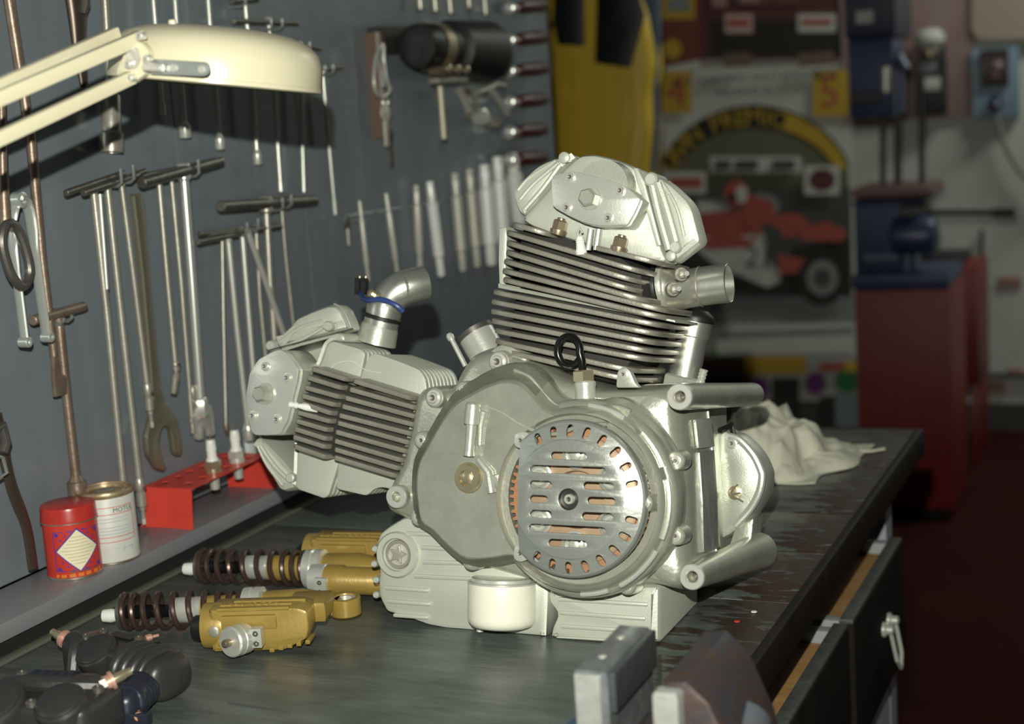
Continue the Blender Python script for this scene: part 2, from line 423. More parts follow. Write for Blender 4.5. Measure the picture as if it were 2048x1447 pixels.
for a, b in (((842, 1094), (930, 1098)), ((846, 1123), (960, 1126)), ((828, 1151), (1085, 1163)), ((770, 1174), (858, 1180)), ((776, 1201), (862, 1207)), ((788, 1229), (858, 1234)), ((812, 1066), (880, 1068))):
    ribbox('sump_rib', a, b, YS, .0045, .003, ALU2, sump)
for i, (x, y) in enumerate(((754, 1098), (752, 1128), (756, 1160), (756, 1190))):
    p = P(x, y, Y=YS + .012); MB().lathe(p - Vector((.004, 0, 0)), (0, 1, 0), [(0, .0025), (.002, .004), (.035, .004)], 10).build('rib_end', ALU2, sump)
pb = P(797, 1108, Y=YS)
MB().lathe(pb, (0, -1, 0), [(-.03, .0262), (.004, .0258), (.0065, .024), (.0065, .0188), (.006, .0183), (-.006, .0178), (-.006, 0)], 36).build('plug_boss', ALU2, sump)
star = [((.0115 if k % 2 == 0 else .0056) * math.cos(k * PI / 5 + 1.35), (.0115 if k % 2 == 0 else .0056) * math.sin(k * PI / 5 + 1.35)) for k in range(10)]
sp = MB().lathe(pb + Vector((0, .005, 0)), (0, -1, 0), [(0, .0172), (.004, .0172), (.007, .0155), (.007, .0128), (.005, .012), (.003, .0118), (.003, 0)], 30).build('drain_plug', WORN, sump)
MB().plate([roundc(star, .0015, 2)], .006, .001, 0, lambda x, y, z: (pb.x + x, pb.y - z - .0005, pb.z + y)).build('star_recess', mat('pinkish_plug_face', (.50, .45, .40), .5, .4), sp)
# dark little pocket on the sump between filter and box
# ---- oil filter
fc = P(1004, 1220, Y=1.462); zb = P(1004, 1265, Y=1.43).z; zt = P(1004, 1174, Y=1.43).z
of = MB().lathe((fc.x, fc.y, zb), (0, 0, 1), [(0, 0), (0, .026), (.0025, .033), (.007, .0365), (.012, .0372), (zt - zb - .002, .0372), (zt - zb, .0368)], 40).build(
    'oil_filter', mat('cream_white_filter_paint', (.80, .79, .68), 0, .32), eng, label='cream white oil filter canister')
MB().lathe((fc.x, fc.y, zt), (0, 0, 1), [(0, .0366), (.0008, .0377), (.0022, .0377), (.003, .034), (.006, .033)], 40).build('filter_rim', STEEL, of)
MB().lathe(P(960, 1264, Y=1.462), (0, 0, 1), [(0, .002), (.001, .004), (.012, .004)], 10).build('drip_nipple', ALU2, of)

# ---- crankcase halves
YF = 1.462
YSEAM, YB = 1.555, 1.70
main = [(790, 1018), (783, 995), (798, 960), (818, 925), (835, 860), (846, 790), (858, 772), (925, 768), (938, 735), (962, 702), (1000, 690), (1060, 705), (1130, 745), (1225, 772), (1290, 770), (1336, 768), (1362, 768), (1386, 782), (1384, 812), (1388, 850), (1394, 900), (1398, 1000), (1400, 1100), (1408, 1140), (1408, 1166), (1386, 1180), (1330, 1166), (1300, 1170), (1110, 1176), (1080, 1160), (940, 1120), (860, 1050), (838, 1040)]
mlp = roundc([xz(x, y, 1.50) for x, y in main], .008)
case = MB().dome(mlp, xz(1110, 960, 1.50), [(1, YSEAM), (1, 1.51), (.992, 1.495), (.975, 1.480), (.95, 1.469), (.92, 1.463), (.88, 1.460), (.001, 1.459)]).build('crankcase', ALUC, eng)
ridge = MB().plate([miter(mlp, .0015 if signed(mlp) < 0 else -.0015)], .003, .0005, 0, lambda x, y, z: (x, YSEAM - z, y)).build('seam_flange', ALU, case)
loopB = [(c[0], c[1]) for c in main]
prism('crankcase_half', [(858, 780), (925, 776), (962, 712), (1060, 712), (1225, 780), (1340, 776), (1380, 790), (1380, 850), (1392, 1000), (1392, 1120), (1380, 1165), (1110, 1160), (860, 1045), (800, 1010), (820, 930)], YSEAM, YB, ALUC, eng, .006, rnd=.008)
# the scraped flat on its rear side
# engine mounting tubes
def mount(px, py, Y0, Y1, r, hole, parent, m_=ALUC, washer=True, r1=None):
    p = P(px, py, Y=Y0); r1 = r1 or r
    o = MB().lathe(p, (0, 1, 0), [(.02, hole), (.0, hole), (0, r * .8), (.0008, r * .97), (.004, r), (.012, r), (Y1 - Y0, r1)], 32, closed=False).build('mount_tube', m_, parent)
    MB().lathe(p, (0, -1, 0), [(-.001, r * .99), (.002, r * .97), (.003, r * .9), (.003, hole * 1.25), (.0015, hole * 1.05)], 32, closed=False).build('mount_face', MACH, o)
    MB().lathe(p, (0, -1, 0), [(.0016, hole * 1.06), (-.02, hole)], 24, closed=False).build('bore_wall', DSTEEL, o)  # bore lined dark: the hole's shade is in the colour
    MB().lathe(p + Vector((0, .0185, 0)), (0, -1, 0), [(0, hole), (.001, 0)], 16).build('bore', DSTEEL, o)
    return o
mount(1360, 793, 1.432, 1.715, .0138, .0056, eng)
mount(1385, 1153, 1.436, 1.700, .0134, .0056, eng, r1=.021)
mount(794, 993, 1.45, 1.56, .0128, .0050, eng)
# rounded rear flank, bulging between the two tubes
SCR = mat('scraped_aluminium', (.36, .385, .35), .45, .42, .9, 90, (.20, .215, .20), 40, .7, stretch=(1, 1, .45))
prism('scraped_pad', [(1390, 902), (1400, 904), (1406, 1000), (1409, 1104), (1398, 1106), (1394, 1000)], 1.500, 1.5535, SCR, case, .002)
prism('flank_rib', [(1384, 838), (1392, 838), (1399, 896), (1390, 898)], 1.497, 1.5535, ALU, case, .003)
# lower rear web
prism('rear_web', [(1470, 1052), (1508, 1034), (1502, 1085), (1520, 1105), (1524, 1130), (1480, 1140), (1440, 1150)], 1.66, 1.70, ALUC, eng, .003)
# cover on the far side, seen past the rear flank
fcov = prism('generator_cover', [(1430, 870), (1462, 866), (1484, 876), (1512, 905), (1528, 935), (1532, 955), (1528, 985), (1508, 1022), (1478, 1058), (1430, 1066)], 1.66, 1.70, ALU, eng, .008, smooth=3)
c2 = [P(x, y, Y=1.658) for x, y in ((1458, 872), (1480, 880), (1506, 908), (1521, 938), (1524, 955), (1518, 985), (1500, 1018), (1470, 1050))]
MB().tube(catmull([tuple(p) for p in c2], 4, False), .0045, 10).build('cover_rim', MACH, fcov)
bolt(1464, 886, 1.655, .0045, fcov)
ed = MB()
for k in range(3):
    a = P(1462 + k * 2, 985 + k * 3, Y=1.657); ed.tube([a, a + Vector((.008 + .002 * k, 0, .010 - .008 * k))], .0012, 6)
ed.lathe(P(1470, 985, Y=1.659), (0, -1, 0), [(0, .008), (.0012, .008), (.002, .006), (.002, 0)], 20)
ed.build('cast_emblem', BRASSY, fcov)
a = P(1440, 860, Y=1.64); b = P(1462, 850, Y=1.66)
MB().tube([a, b, P(1468, 872, Y=1.66)], .0035, 8).build('hose_stub', RUBBER, fcov)

# ---- clutch side cover: left lobe and clutch housing
out = [(836, 1046), (828, 1000), (826, 960), (832, 914), (856, 868), (886, 816), (918, 776), (950, 757), (984, 738), (1031, 724), (1068, 733), (1098, 762), (1128, 793), (1178, 806), (1225, 794), (1262, 800), (1302, 832), (1336, 880), (1354, 930), (1362, 1000), (1354, 1066), (1330, 1118), (1290, 1156), (1254, 1182), (1200, 1180), (1150, 1184), (1100, 1176), (1070, 1140), (1040, 1124), (1000, 1130), (941, 1132), (900, 1104), (862, 1066)]
YC0 = 1.448
lp = [q[:2] for q in catmull([(*xz(x, y, YC0), 0) for x, y in out], 3)]
cc = xz(1075, 975, YC0)
cover_mb = MB().dome(lp, cc, [(1.0, 1.466), (1.0, 1.447), (.993, 1.4435), (.975, 1.441), (.92, 1.4285), (.862, 1.4165), (.848, 1.4125), (.833, 1.4108), (.80, 1.411), (.5, 1.411), (.0005, 1.411)])
clutch = P(1146, 1000, Y=1.405)                    # clutch axis
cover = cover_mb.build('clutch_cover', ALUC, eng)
# hollow the clutch bay with a cutter
cut = MB().lathe(clutch + Vector((0, -.04, 0)), (0, 1, 0), [(0, .0905), (.046, .0885), (.080, .082)], 48)
me, org = cut.mesh('cutter', ALUC); co = bpy.data.objects.new('cutter', me); COL.objects.link(co); co.location = org
md = cover.modifiers.new('bay', 'BOOLEAN'); md.object = co; md.operation = 'DIFFERENCE'; md.solver = 'EXACT'
bpy.context.view_layer.update()
me2 = bpy.data.meshes.new_from_object(cover.evaluated_get(bpy.context.evaluated_depsgraph_get()))
cover.modifiers.clear(); old = cover.data; cover.data = me2; smooth_mesh(me2, 38)
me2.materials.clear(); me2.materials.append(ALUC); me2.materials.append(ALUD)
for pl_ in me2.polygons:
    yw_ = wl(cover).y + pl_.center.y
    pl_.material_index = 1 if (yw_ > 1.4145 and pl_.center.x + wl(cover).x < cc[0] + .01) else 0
bpy.data.objects.remove(co); bpy.data.meshes.remove(old)
for x, y in ((836, 1034), (843, 880), (926, 780), (1089, 816), (1252, 820), (1351, 921), (1351, 1071), (1254, 1171), (1113, 1163), (941, 1122)):
    mbx = MB(); ear(mbx, x, y, 1.4425, .0098, .022); eb = mbx.build('bolt_boss', ALUC, cover)
    bolt(x, y, 1.4425, .0042, cover, h=.0025)
bolt(868, 795, 1.445, .0062, eng, name='case_bolt'); bolt(997, 723, 1.452, .0068, eng, name='case_bolt')
for x, y, Y, r in ((868, 795, 1.447, .0108), (997, 723, 1.456, .012)):
    mbx = MB(); ear(mbx, x, y, Y, r, .03); mbx.build('case_boss', ALU, eng)
# stepped rings of the housing round the clutch
R = lambda prof, nm, m_: MB().lathe(clutch, (0, -1, 0), prof, 64, closed=False).build(nm, m_, cover)
R([(-.045, .1035), (-.028, .1030), (-.024, .1005), (-.022, .096), (-.012, .0945), (-.008, .0915), (-.006, .0885), (-.010, .0868), (-.014, .0862), (-.015, .0785), (-.03, .0785)], 'housing_ring', ALUC)
for a0, a1 in ((60, 84), (22, 46), (-22, 14), (-62, -30), (-88, -70)):
    pth = [clutch + Vector((.0975 * math.cos(math.radians(a)), .0165, .0975 * math.sin(math.radians(a)))) for a in [a0 + (a1 - a0) * k / 8 for k in range(9)]]
    MB().tube(pth, .0025, 8).build('housing_bead', MACH, cover)
# ridge across the plateau and S-shaped rim
rp = [P(x, y, Y=1.414) for x, y in ((930, 830), (975, 815), (1010, 828), (1045, 850), (1085, 866), (1120, 866), (1165, 850), (1215, 848))]
MB().tube(catmull([tuple(p) for p in rp], 4, False), [.0035] * 29, 10, flat=.7).build('cover_ridge', ALU, cover)
rp = [P(x, y, Y=1.432) for x, y in ((1030, 740), (1062, 755), (1090, 788), (1122, 815), (1180, 826), (1228, 812), (1262, 822))]
MB().tube(catmull([tuple(p) for p in rp], 4, False), .004, 10, flat=.6).build('cover_ridge', ALU, cover)
rp = [P(x, y, Y=1.408) for x, y in ((862, 1010), (858, 960), (868, 905), (895, 860), (928, 832))]
rp = [P(x, y, Y=1.41) for x, y in ((880, 1052), (925, 1085), (985, 1102), (1040, 1112))]
# oil passage: stub, neck, and brass cap
ob = P(946, 815, Y=1.408)
MB().lathe(P(946, 812, Y=1.402), P(943, 848, Y=1.402) - P(946, 812, Y=1.402), [(-.004, .006), (-.002, .0078), (.012, .0085), (.0185, .0085), (.0195, .006), (.046, .0052), (.052, .0062)], 18).build('oil_passage', ALU, cover)
MB().tube([P(968, 822, Y=1.408), P(962, 850, Y=1.409), P(960, 890, Y=1.409)], [.0045, .004, .003], 10).build('passage_rib', ALU, cover)
MB().tube([P(957, 918, Y=1.409), P(978, 945, Y=1.408), P(984, 985, Y=1.408)], [.004, .005, .005], 10).build('passage_rib', ALU, cover)
MB().box(P(984, 962, Y=1.409), (.011, .008, .014), None, 0, .002).build('passage_lug', ALU, cover)
cp = P(938, 955, Y=1.412)
fcap = MB().lathe(cp, (0, -1, 0), [(-.004, .0165), (.001, .0165), (.002, .0155), (.004, .0152), (.0065, .0135), (.0068, .0086), (.0052, .0082), (.004, .0078), (.004, 0)], 32).build('filler_cap', BRASSY, cover, label='brass filler cap')
MB().lathe(cp + Vector((0, -.004, 0)), (0, -1, 0), [(0, .0076), (.0022, .0074), (.003, .006), (.003, 0)], 6).build('cap_hex', BRASSY, fcap)

# ---- dry clutch inside its bay
ck = thing('clutch', clutch, None, None); del_keys = None
place(ck, clutch, eng)
yb = clutch.y + .028
tl = []
nt_ = 60
for k in range(nt_):
    for da, rr in ((-.30, .0730), (-.16, .0775), (.16, .0775), (.30, .0730)):
        a = 2 * PI * (k + da) / nt_; tl.append((rr * math.cos(a), rr * math.sin(a)))
MB().plate([tl, circ(0, 0, .052, 40)], .012, .0005, 0, lambda x, y, z: (clutch.x + x, yb - .006 - z, clutch.z + y)).build('friction_plate', FRICTION, ck, label='orange toothed clutch plate')
MB().lathe((clutch.x, yb + .012, clutch.z), (0, -1, 0), [(0, .084), (.002, .084), (.002, 0)], 40).build('basket_floor', mat('pale_basket', (.55, .54, .47), .3, .5), ck)
pp = MB().lathe((clutch.x, yb, clutch.z), (0, -1, 0), [(0, .066), (.016, .066), (.018, .063), (.018, .030), (.012, .028), (.012, 0)], 40).build('pressure_plate', mat('tan_pressure_plate', (.42, .29, .19), .25, .5), ck)
for k in range(6):
    a = PI / 6 + k * PI / 3; c = Vector((clutch.x + .046 * math.cos(a), yb - .017, clutch.z + .046 * math.sin(a)))
    cup = MB().lathe(c, (0, -1, 0), [(0, .0145), (.006, .0145), (.007, .0125), (.002, .0118), (.002, .006), (.008, .0058), (.009, .004), (.009, 0)], 22).build('spring_cup', MACH, ck)
    MB().lathe(c, (0, -1, 0), [(.0025, .0105), (.0045, .0115), (.0065, .0105), (.0045, .0092), (.0025, .0105)], 20, closed=False).build('spring', STEEL, cup)
# ---- slotted clutch grille
GRL = mat('dulled_grille_steel', (.42, .445, .415), .55, .34, .15, 220, (.33, .35, .32), 20, .8)
gc = P(1137, 998, Y=clutch.y - .013)
ringc = P(1145, 998, Y=clutch.y - .008)
RO, RM = .0775, .0605
xcut = -.0555                                       # flat cut on the left
def arc_loop(r, xc):
    a = math.acos(max(-1, min(1, xc / r))); n = 60
    return [(r * math.cos(-a + 2 * a * k / n), r * math.sin(-a + 2 * a * k / n)) for k in range(n + 1)]
G = lambda px, py: ((P(px, py, Y=gc.y).x - gc.x), (P(px, py, Y=gc.y).z - gc.z))
slots = []
for (x0, x1, y, h) in ((1102, 1174, 911, 15), (1060, 1212, 939, 15), (1060, 1104, 968, 15), (1167, 1228, 971, 15), (1060, 1096, 997, 15), (1175, 1231, 1001, 15), (1060, 1104, 1027, 15), (1164, 1227, 1032, 15), (1058, 1212, 1058, 16), (1097, 1174, 1086, 15)):
    a = G(x0, y); b = G(x1, y); s_ = h / 1.95 / 1000
    slots.append(slot((a[0] + b[0]) / 2, (a[1] + b[1]) / 2, b[0] - a[0], s_))
loops = [arc_loop(RM, xcut)] + slots + [circ(0, 0, .0110, 24)]
grille = MB().plate(loops, .0022, .0005, 0, lambda x, y, z: (gc.x + x, gc.y - z, gc.z + y)).build('clutch_grille', GRL, eng, ang=25, label='slotted round clutch grille')
def gm(x, y, z):
    r = math.hypot(x, y); return (gc.x + x, gc.y + (r - RM) * .32 - z, gc.z + y)
loops = [arc_loop(RO, xcut) + arc_loop(RM, xcut)[::-1]]
for k in range(24):
    a = math.radians(k * 15)
    if abs(((math.degrees(a) + 180) % 360) - 180) > 126 or k == 0: continue
    loops.append(slot(.0692 * math.cos(a), .0692 * math.sin(a), .0130, .0072, a))
MB().plate(loops, .0022, 0, 0, gm).build('grille_band', GRL, grille, ang=25)
rim_mb = MB()
al = arc_loop(RO, xcut)
vs = []; fs = []
for (dr, dy) in ((0, .0045), (.0022, .0062), (.003, .009), (.003, .017)):
    for x, y in al:
        r = math.hypot(x, y); vs.append((gc.x + x * (r + dr) / r, gc.y + dy, gc.z + y * (r + dr) / r))
n = len(al)
for i in range(3):
    for k in range(n - 1): fs.append((i * n + k, i * n + k + 1, (i + 1) * n + k + 1, (i + 1) * n + k))
rim_mb.add(vs, fs).build('grille_rim', GRL, grille)
MB().lathe((gc.x, gc.y, gc.z), (0, -1, 0), [(-.004, .0128), (-.0032, .0116), (-.0018, .0112), (-.001, .0108)], 32, closed=False).build('hub_collar', GRL, grille)
hb = MB().lathe((gc.x, gc.y + .001, gc.z), (0, -1, 0), [(-.012, .0112), (-.003, .0110), (-.0025, .0100), (-.0035, .0068), (-.0035, 0)], 32).build('hub_bearing', mat('black_bearing', (.05, .05, .048), .5, .4), grille)
MB().lathe((gc.x, gc.y + .001, gc.z), (0, -1, 0), [(-.004, .0054), (.0006, .0052), (.0014, .0046), (.0014, .0026), (-.002, .0022)], 24, closed=False).build('hub_nut', MACH, hb)
for (x, y, dx, dy) in ((1042, 880, 14, 14), (1041, 1106, 16, -16), (1289, 1005, -18, 0)):
    lug = prism('grille_lug', [(x - 13, y - 13), (x + 6, y - 18), (x + dx * 1.8 + 4, y + dy - 18), (x + dx * 1.8 + 4, y + dy + 18), (x + 2, y + 18), (x - 14, y + 12)], 1.402, 1.4065, MACH, grille, .0006, rnd=.004)
    bolt(x, y, 1.402, .0042, grille, h=.003)
p = P(1300, 1002, Y=1.425)
MB().lathe(P(1292, 1005, Y=1.408), (.35, .9, 0), [(0, .0085), (.03, .011), (.04, .012)], 18).build('lug_post', ALUC, cover)
for (x, y) in ((1042, 880), (1041, 1106)):
    MB().lathe(P(x, y, Y=1.4075), (0, 1, 0), [(0, .0072), (.02, .009)], 16).build('lug_post', ALUC, cover)

# ---- eyebolt, fitting, lug on top of the case
ye = 1.455
fx = MB().lathe(P(1172, 806, Y=ye), P(1170, 762, Y=ye) - P(1172, 806, Y=ye), [(-.004, .0112), (.0165, .0112), (.019, .0118), (.0215, .0118), (.0235, .010)], 24)
f0 = P(1168, 762, Y=ye); fdir = P(1167, 742, Y=ye) - f0
fit = fx.build('breather_fitting', MACH, eng)
MB().lathe(f0, fdir, [(0, .0122), (.010, .0122), (.0115, .0105), (.0115, 0)], 6, phase=.3).build('hex_collar', BRASSY, fit)
ec = P(1139, 702, Y=ye); pts = []
for k in range(25):
    a = math.radians(-8 + 335 * k / 24); pts.append((ec.x + .0132 * math.cos(a), ye - .004 + .006 * k / 24, ec.z + .0155 * math.sin(a)))
pts = [tuple(P(1165, 745, Y=ye)), tuple(P(1164, 722, Y=ye - .004))] + pts
MB().tube(pts, .0042, 12).build('eyebolt', mat('black_plastic_coat', (.008, .008, .008), .2, .25), eng, label='black lifting eyebolt')
lug = prism('top_lug', [(1232, 775), (1234, 745), (1240, 735), (1252, 734), (1260, 742), (1270, 766), (1280, 775)], 1.447, 1.456, ALU, eng, .001, rnd=.003)
bolt(1247, 748, 1.447, .0035, lug)

# ---- upright cylinder
YCF = 1.468
head_fins = [((1031, 449), (1122, 474)), ((1015, 464), (1305, 548)), ((1015, 484), (1294, 566)), ((1014, 503), (1290, 584)), ((1010, 521), (1310, 604)), ((1007, 540), (1350, 624)), ((1008, 558), (1348, 638))]
cyl_fins = [((989, 583), (1341, 653)), ((985, 602), (1335, 670)), ((984, 621), (1328, 687)), ((985, 640), (1322, 704)), ((992, 660), (1316, 720)), ((993, 680), (1288, 742)), ((1012, 700), (1282, 760))]
def fin(L, Rr, parent, yl=1.49, yr=1.505, yf=YCF, yb=1.60, th=.0056, rad=.028, m_=FIN):
    A = P(*L, Y=yl); B = P(*Rr, Y=yr); e = Vector((B.x - A.x, 0, B.z - A.z)); ln = e.length; e.normalize(); n = Vector((-e.z, 0, e.x))
    lp = roundc([(0, yf), (ln, yf), (ln, yb), (0, yb)], rad, 5)
    return MB().plate([lp], th, .0013, 0, lambda x, y, z: Vector((A.x, y, A.z)) + e * x + n * z, back=True).build('cooling_fin', m_, parent)
cyl = prism('cylinder', [(1030, 560), (1290, 618), (1276, 700), (1240, 770), (1045, 735), (1012, 690)], 1.495, 1.59, GAP, eng, .01)  # barrel and head cores coloured dark for the shade between fins
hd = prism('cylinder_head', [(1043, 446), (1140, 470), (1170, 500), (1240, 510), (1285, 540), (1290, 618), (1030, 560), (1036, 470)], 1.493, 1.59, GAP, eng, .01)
for L, Rr in head_fins: fin(L, Rr, hd)
fin((1188, 494), (1338, 530), hd)
for L, Rr in cyl_fins: fin(L, Rr, cyl)
prism('base_gasket', [(1002, 568), (1350, 640), (1350, 645), (998, 576)], 1.485, 1.62, ALU, cyl, .001)
# side plate on the exhaust face
pl = prism('port_plate', [(998, 456), (1012, 453), (1014, 470), (1010, 568), (998, 570), (996, 520)], 1.49, 1.60, ALU2, hd, .002)
prism('base_flange', [(996, 566), (1040, 572), (1040, 580), (996, 576)], 1.488, 1.56, ALU, cyl, .001)
# head casting
hc = prism('head_casting', [(1041, 438), (1090, 386), (1127, 338), (1158, 310), (1189, 308), (1230, 318), (1268, 333), (1284, 365), (1303, 412), (1322, 496), (1336, 524), (1300, 528), (1240, 512), (1180, 492), (1110, 470), (1060, 452)], 1.487, 1.54, ALU2, eng, .006, rnd=.006)
prism('casting_rib', [(1266, 334), (1275, 336), (1289, 364), (1322, 490), (1312, 492), (1286, 400), (1272, 360)], 1.483, 1.49, ALU2, hc, .0015)
vl = prism('rocker_cover', [(1024, 380), (1024, 395), (1034, 424), (1046, 434), (1070, 410), (1098, 374), (1126, 334), (1154, 315), (1148, 309), (1128, 310), (1092, 320), (1071, 331), (1046, 354)], 1.492, 1.54, ALU2, hc, .008, rnd=.006)
vr = prism('rocker_cover', [(1296, 361), (1300, 354), (1314, 351), (1338, 364), (1374, 398), (1385, 416), (1401, 477), (1399, 486), (1348, 525), (1338, 520), (1320, 445)], 1.488, 1.513, ALU2, hc, .008, rnd=.006)
def wire(name, pts, Y, r, m_, parent, flat=1):
    q = [tuple(P(x, y, Y=Y)) for x, y in pts]
    q = catmull(q, 4, False) if len(q) > 2 else q
    return MB().tube(q, r, 8, flat=flat).build(name, m_, parent)
wire('cover_rib', ((1050, 418), (1085, 378), (1120, 330)), 1.492, .0032, ALU2, vl)
wire('cover_rib', ((1041, 398), (1070, 365), (1118, 325)), 1.492, .0026, ALU2, vl)
wire('cover_rib', ((1036, 380), (1060, 354), (1112, 321)), 1.493, .002, ALU2, vl)
MB().lathe(P(1131, 316, Y=1.494), (0, 1, 0), [(-.006, .0045), (-.005, .0062), (.03, .0065)], 14).build('cover_boss', ALU2, vl)
wire('cover_rib', ((1304, 370), (1318, 430), (1338, 500)), 1.487, .0042, ALU2, vr)
wire('cover_rib', ((1316, 366), (1334, 420), (1352, 484)), 1.487, .0048, ALU2, vr)
wire('cover_rib', ((1322, 362), (1352, 412), (1368, 472)), 1.488, .002, ALU2, vr)
MB().lathe(P(1304, 359, Y=1.488), (0, 1, 0), [(-.006, .0055), (-.004, .0075), (.03, .0078)], 16).build('cover_boss', ALU2, vr)
MB().lathe(P(1352, 494, Y=1.488), (0, 1, 0), [(-.005, .005), (-.003, .0068), (.03, .007)], 16).build('cover_boss', ALU2, vr)
MB().lathe(P(1343, 512, Y=1.488), (0, 1, 0), [(-.004, .004), (-.003, .0055), (.03, .006)], 16).build('cover_boss', ALU2, vr)
for k in range(2):
    yy = 1.502 + k * .008
    wire('flange_line', [(1338, 363), (1375, 396), (1386, 414), (1402, 477), (1400, 487), (1350, 526)], yy, .0012, ALU, vr)
# cam end plate
camo = [(1103, 359), (1110, 350), (1133, 345), (1156, 344), (1215, 359), (1249, 372), (1275, 393), (1278, 404), (1256, 447), (1241, 451), (1200, 451), (1163, 443), (1112, 417), (1105, 402)]
cph = prism('bearing_housing', [(x + 6, y + 4) for x, y in camo], 1.462, 1.49, ALU, hc, .001, smooth=2)
cpl = prism('end_plate', camo, 1.4575, 1.4625, MACH, hc, .0008, smooth=2)
for x, y in ((1141, 354), (1241, 381), (1134, 415), (1217, 436)): bolt(x, y, 1.457, .0043, cpl, MACH)
bolt(1180, 396, 1.457, .0098, cpl, ALU, .012, 'hex', 'hex_bolt')
MB().lathe(P(1205, 372, Y=1.4625), (0, 1, 0), [(0, .028), (.025, .029)], 30).build('bearing_boss', ALU, hc)
# head nuts, lead, plug
wd = (P(1200, 400, Y=1.475) - P(1175, 500, Y=1.475)).normalized()
for x, y in ((1117, 462), (1238, 496)):
    q = P(x, y, Y=1.475)
    nt2 = MB().lathe(q, wd, [(-.004, .0085), (.0, .0092), (.0015, .0092), (.0018, .0076)], 18)
    nt2.lathe(q, wd, [(.001, .0080), (.0105, .0080), (.012, .0065), (.012, .0045)], 6, phase=.15)
    nt2.lathe(q, wd, [(.011, .0045), (.014, .0045), (.0145, .003)], 12)
    nt2.build('head_nut', BRASS, hd)
q = P(1163, 508, Y=1.472); d_ = P(1158, 462, Y=1.468) - q
MB().lathe(q, d_, [(0, .006), (.004, .0062), (.006, .0052), (.012, .0045), (.0125, .0052), (.014, .0045), (.0148, .0052), (.016, .0042), (.019, .0036)], 16).build('spark_plug', CERAM, hd)
MB().tube([P(1158, 478, Y=1.468), P(1155, 466, Y=1.466), P(1160, 456, Y=1.466), P(1165, 466, Y=1.466)], .0014, 8).build('plug_clip', STEEL, hd)
for x in (1176, 1192): MB().cyl(P(x, 500, Y=1.478), P(x + 6, 458, Y=1.478), .0035, 10).build('head_post', ALU, hd)
# inlet elbow
yi = 1.545
path = [P(1318, 572, Y=yi), P(1345, 578, Y=yi), P(1372, 577, Y=yi - .004), P(1400, 573, Y=yi - .006), P(1430, 569, Y=yi - .006), P(1458, 566, Y=yi - .006)]
path = catmull([tuple(p) for p in path], 4, False)
el = MB(); rr = [.0245 - .0035 * min(1, k / 9) for k in range(len(path))]
el.tube(path, rr, 28)
el.v = el.v; el.f = el.f[:-1]; el.m = el.m[:-1]      # leave the mouth open
ax = (Vector(path[-1]) - Vector(path[-2])).normalized()
el.lathe(Vector(path[-1]), -ax, [(0, .021), (-.0005, .0203), (0, .0196), (.02, .0194), (.05, .0192), (.05, 0)], 28, closed=False)
elbow = el.build('inlet_elbow', ELB, eng)
fdir2 = Vector((.93, -.02, .10)).normalized()
ca = P(1332, 572, Y=yi)
au, bu, _ = basis(fdir2)
def rhomb(a, b, n=32):
    return [((a if abs(math.cos(t)) else 0) * math.copysign(abs(math.cos(t)) ** 1.1, math.cos(t)), b * math.copysign(abs(math.sin(t)) ** 1.1, math.sin(t))) for t in [2 * PI * k / n for k in range(n)]]
MB().plate([rhomb(.031, .030)], .0045, .001, 0, lambda x, y, z: ca + au * x + bu * y + fdir2 * (z - .006)).build('gasket', RUBBER, elbow)
MB().plate([rhomb(.029, .028)], .006, .0015, 0, lambda x, y, z: ca + au * x + bu * y + fdir2 * (z + .0)).build('flange', ALU, elbow)
MB().lathe(Vector(path[12]), ax, [(0, .0216), (.001, .0221), (.002, .0216)], 28, closed=False).build('weld_bead', WORN, elbow)
for x, y in ((1362, 548), (1346, 578)):
    bolt(x, y, 1.50, .0055, elbow, WORN, name='flange_nut', kind='hex', d=(.6, -.8, 0), h=.007)
    MB().cyl(P(x + 4, y, Y=1.497), P(x + 4, y, Y=1.497) + Vector((.007, -.009, 0)), .0028, 10).build('stud', STEEL, elbow)
# rising oil tube behind it
t0, t1 = P(1367, 758, Y=1.585), P(1391, 640, Y=1.585); dd = t1 - t0; Lt = dd.length
ot = MB().lathe(t0, dd, [(0, .0175), (Lt * .72, .0178), (Lt * .74, .0196), (Lt * .98, .0196), (Lt, .0185), (Lt, .0160)], 32).build('oil_tower', ELB, eng)
MB().lathe(t0 + dd, dd, [(-.001, .0205), (.004, .0208), (.007, .019), (.012, .012)], 30).build('rubber_seal', RUBBER, ot)
MB().lathe(t0, dd, [(-.012, .024), (.002, .024), (.004, .021)], 6, phase=.3).build('hex_base', ALU, ot)
nz0 = P(1400, 768, Y=1.57); nz1 = P(1408, 738, Y=1.57)
MB().lathe(nz0, nz1 - nz0, [(0, .0045), (.004, .005), (.005, .004), (.008, .005), (.009, .004), (.012, .005), (.013, .004), (.016, .005), (.017, .004)], 12).build('barbed_nozzle', STEEL, eng)
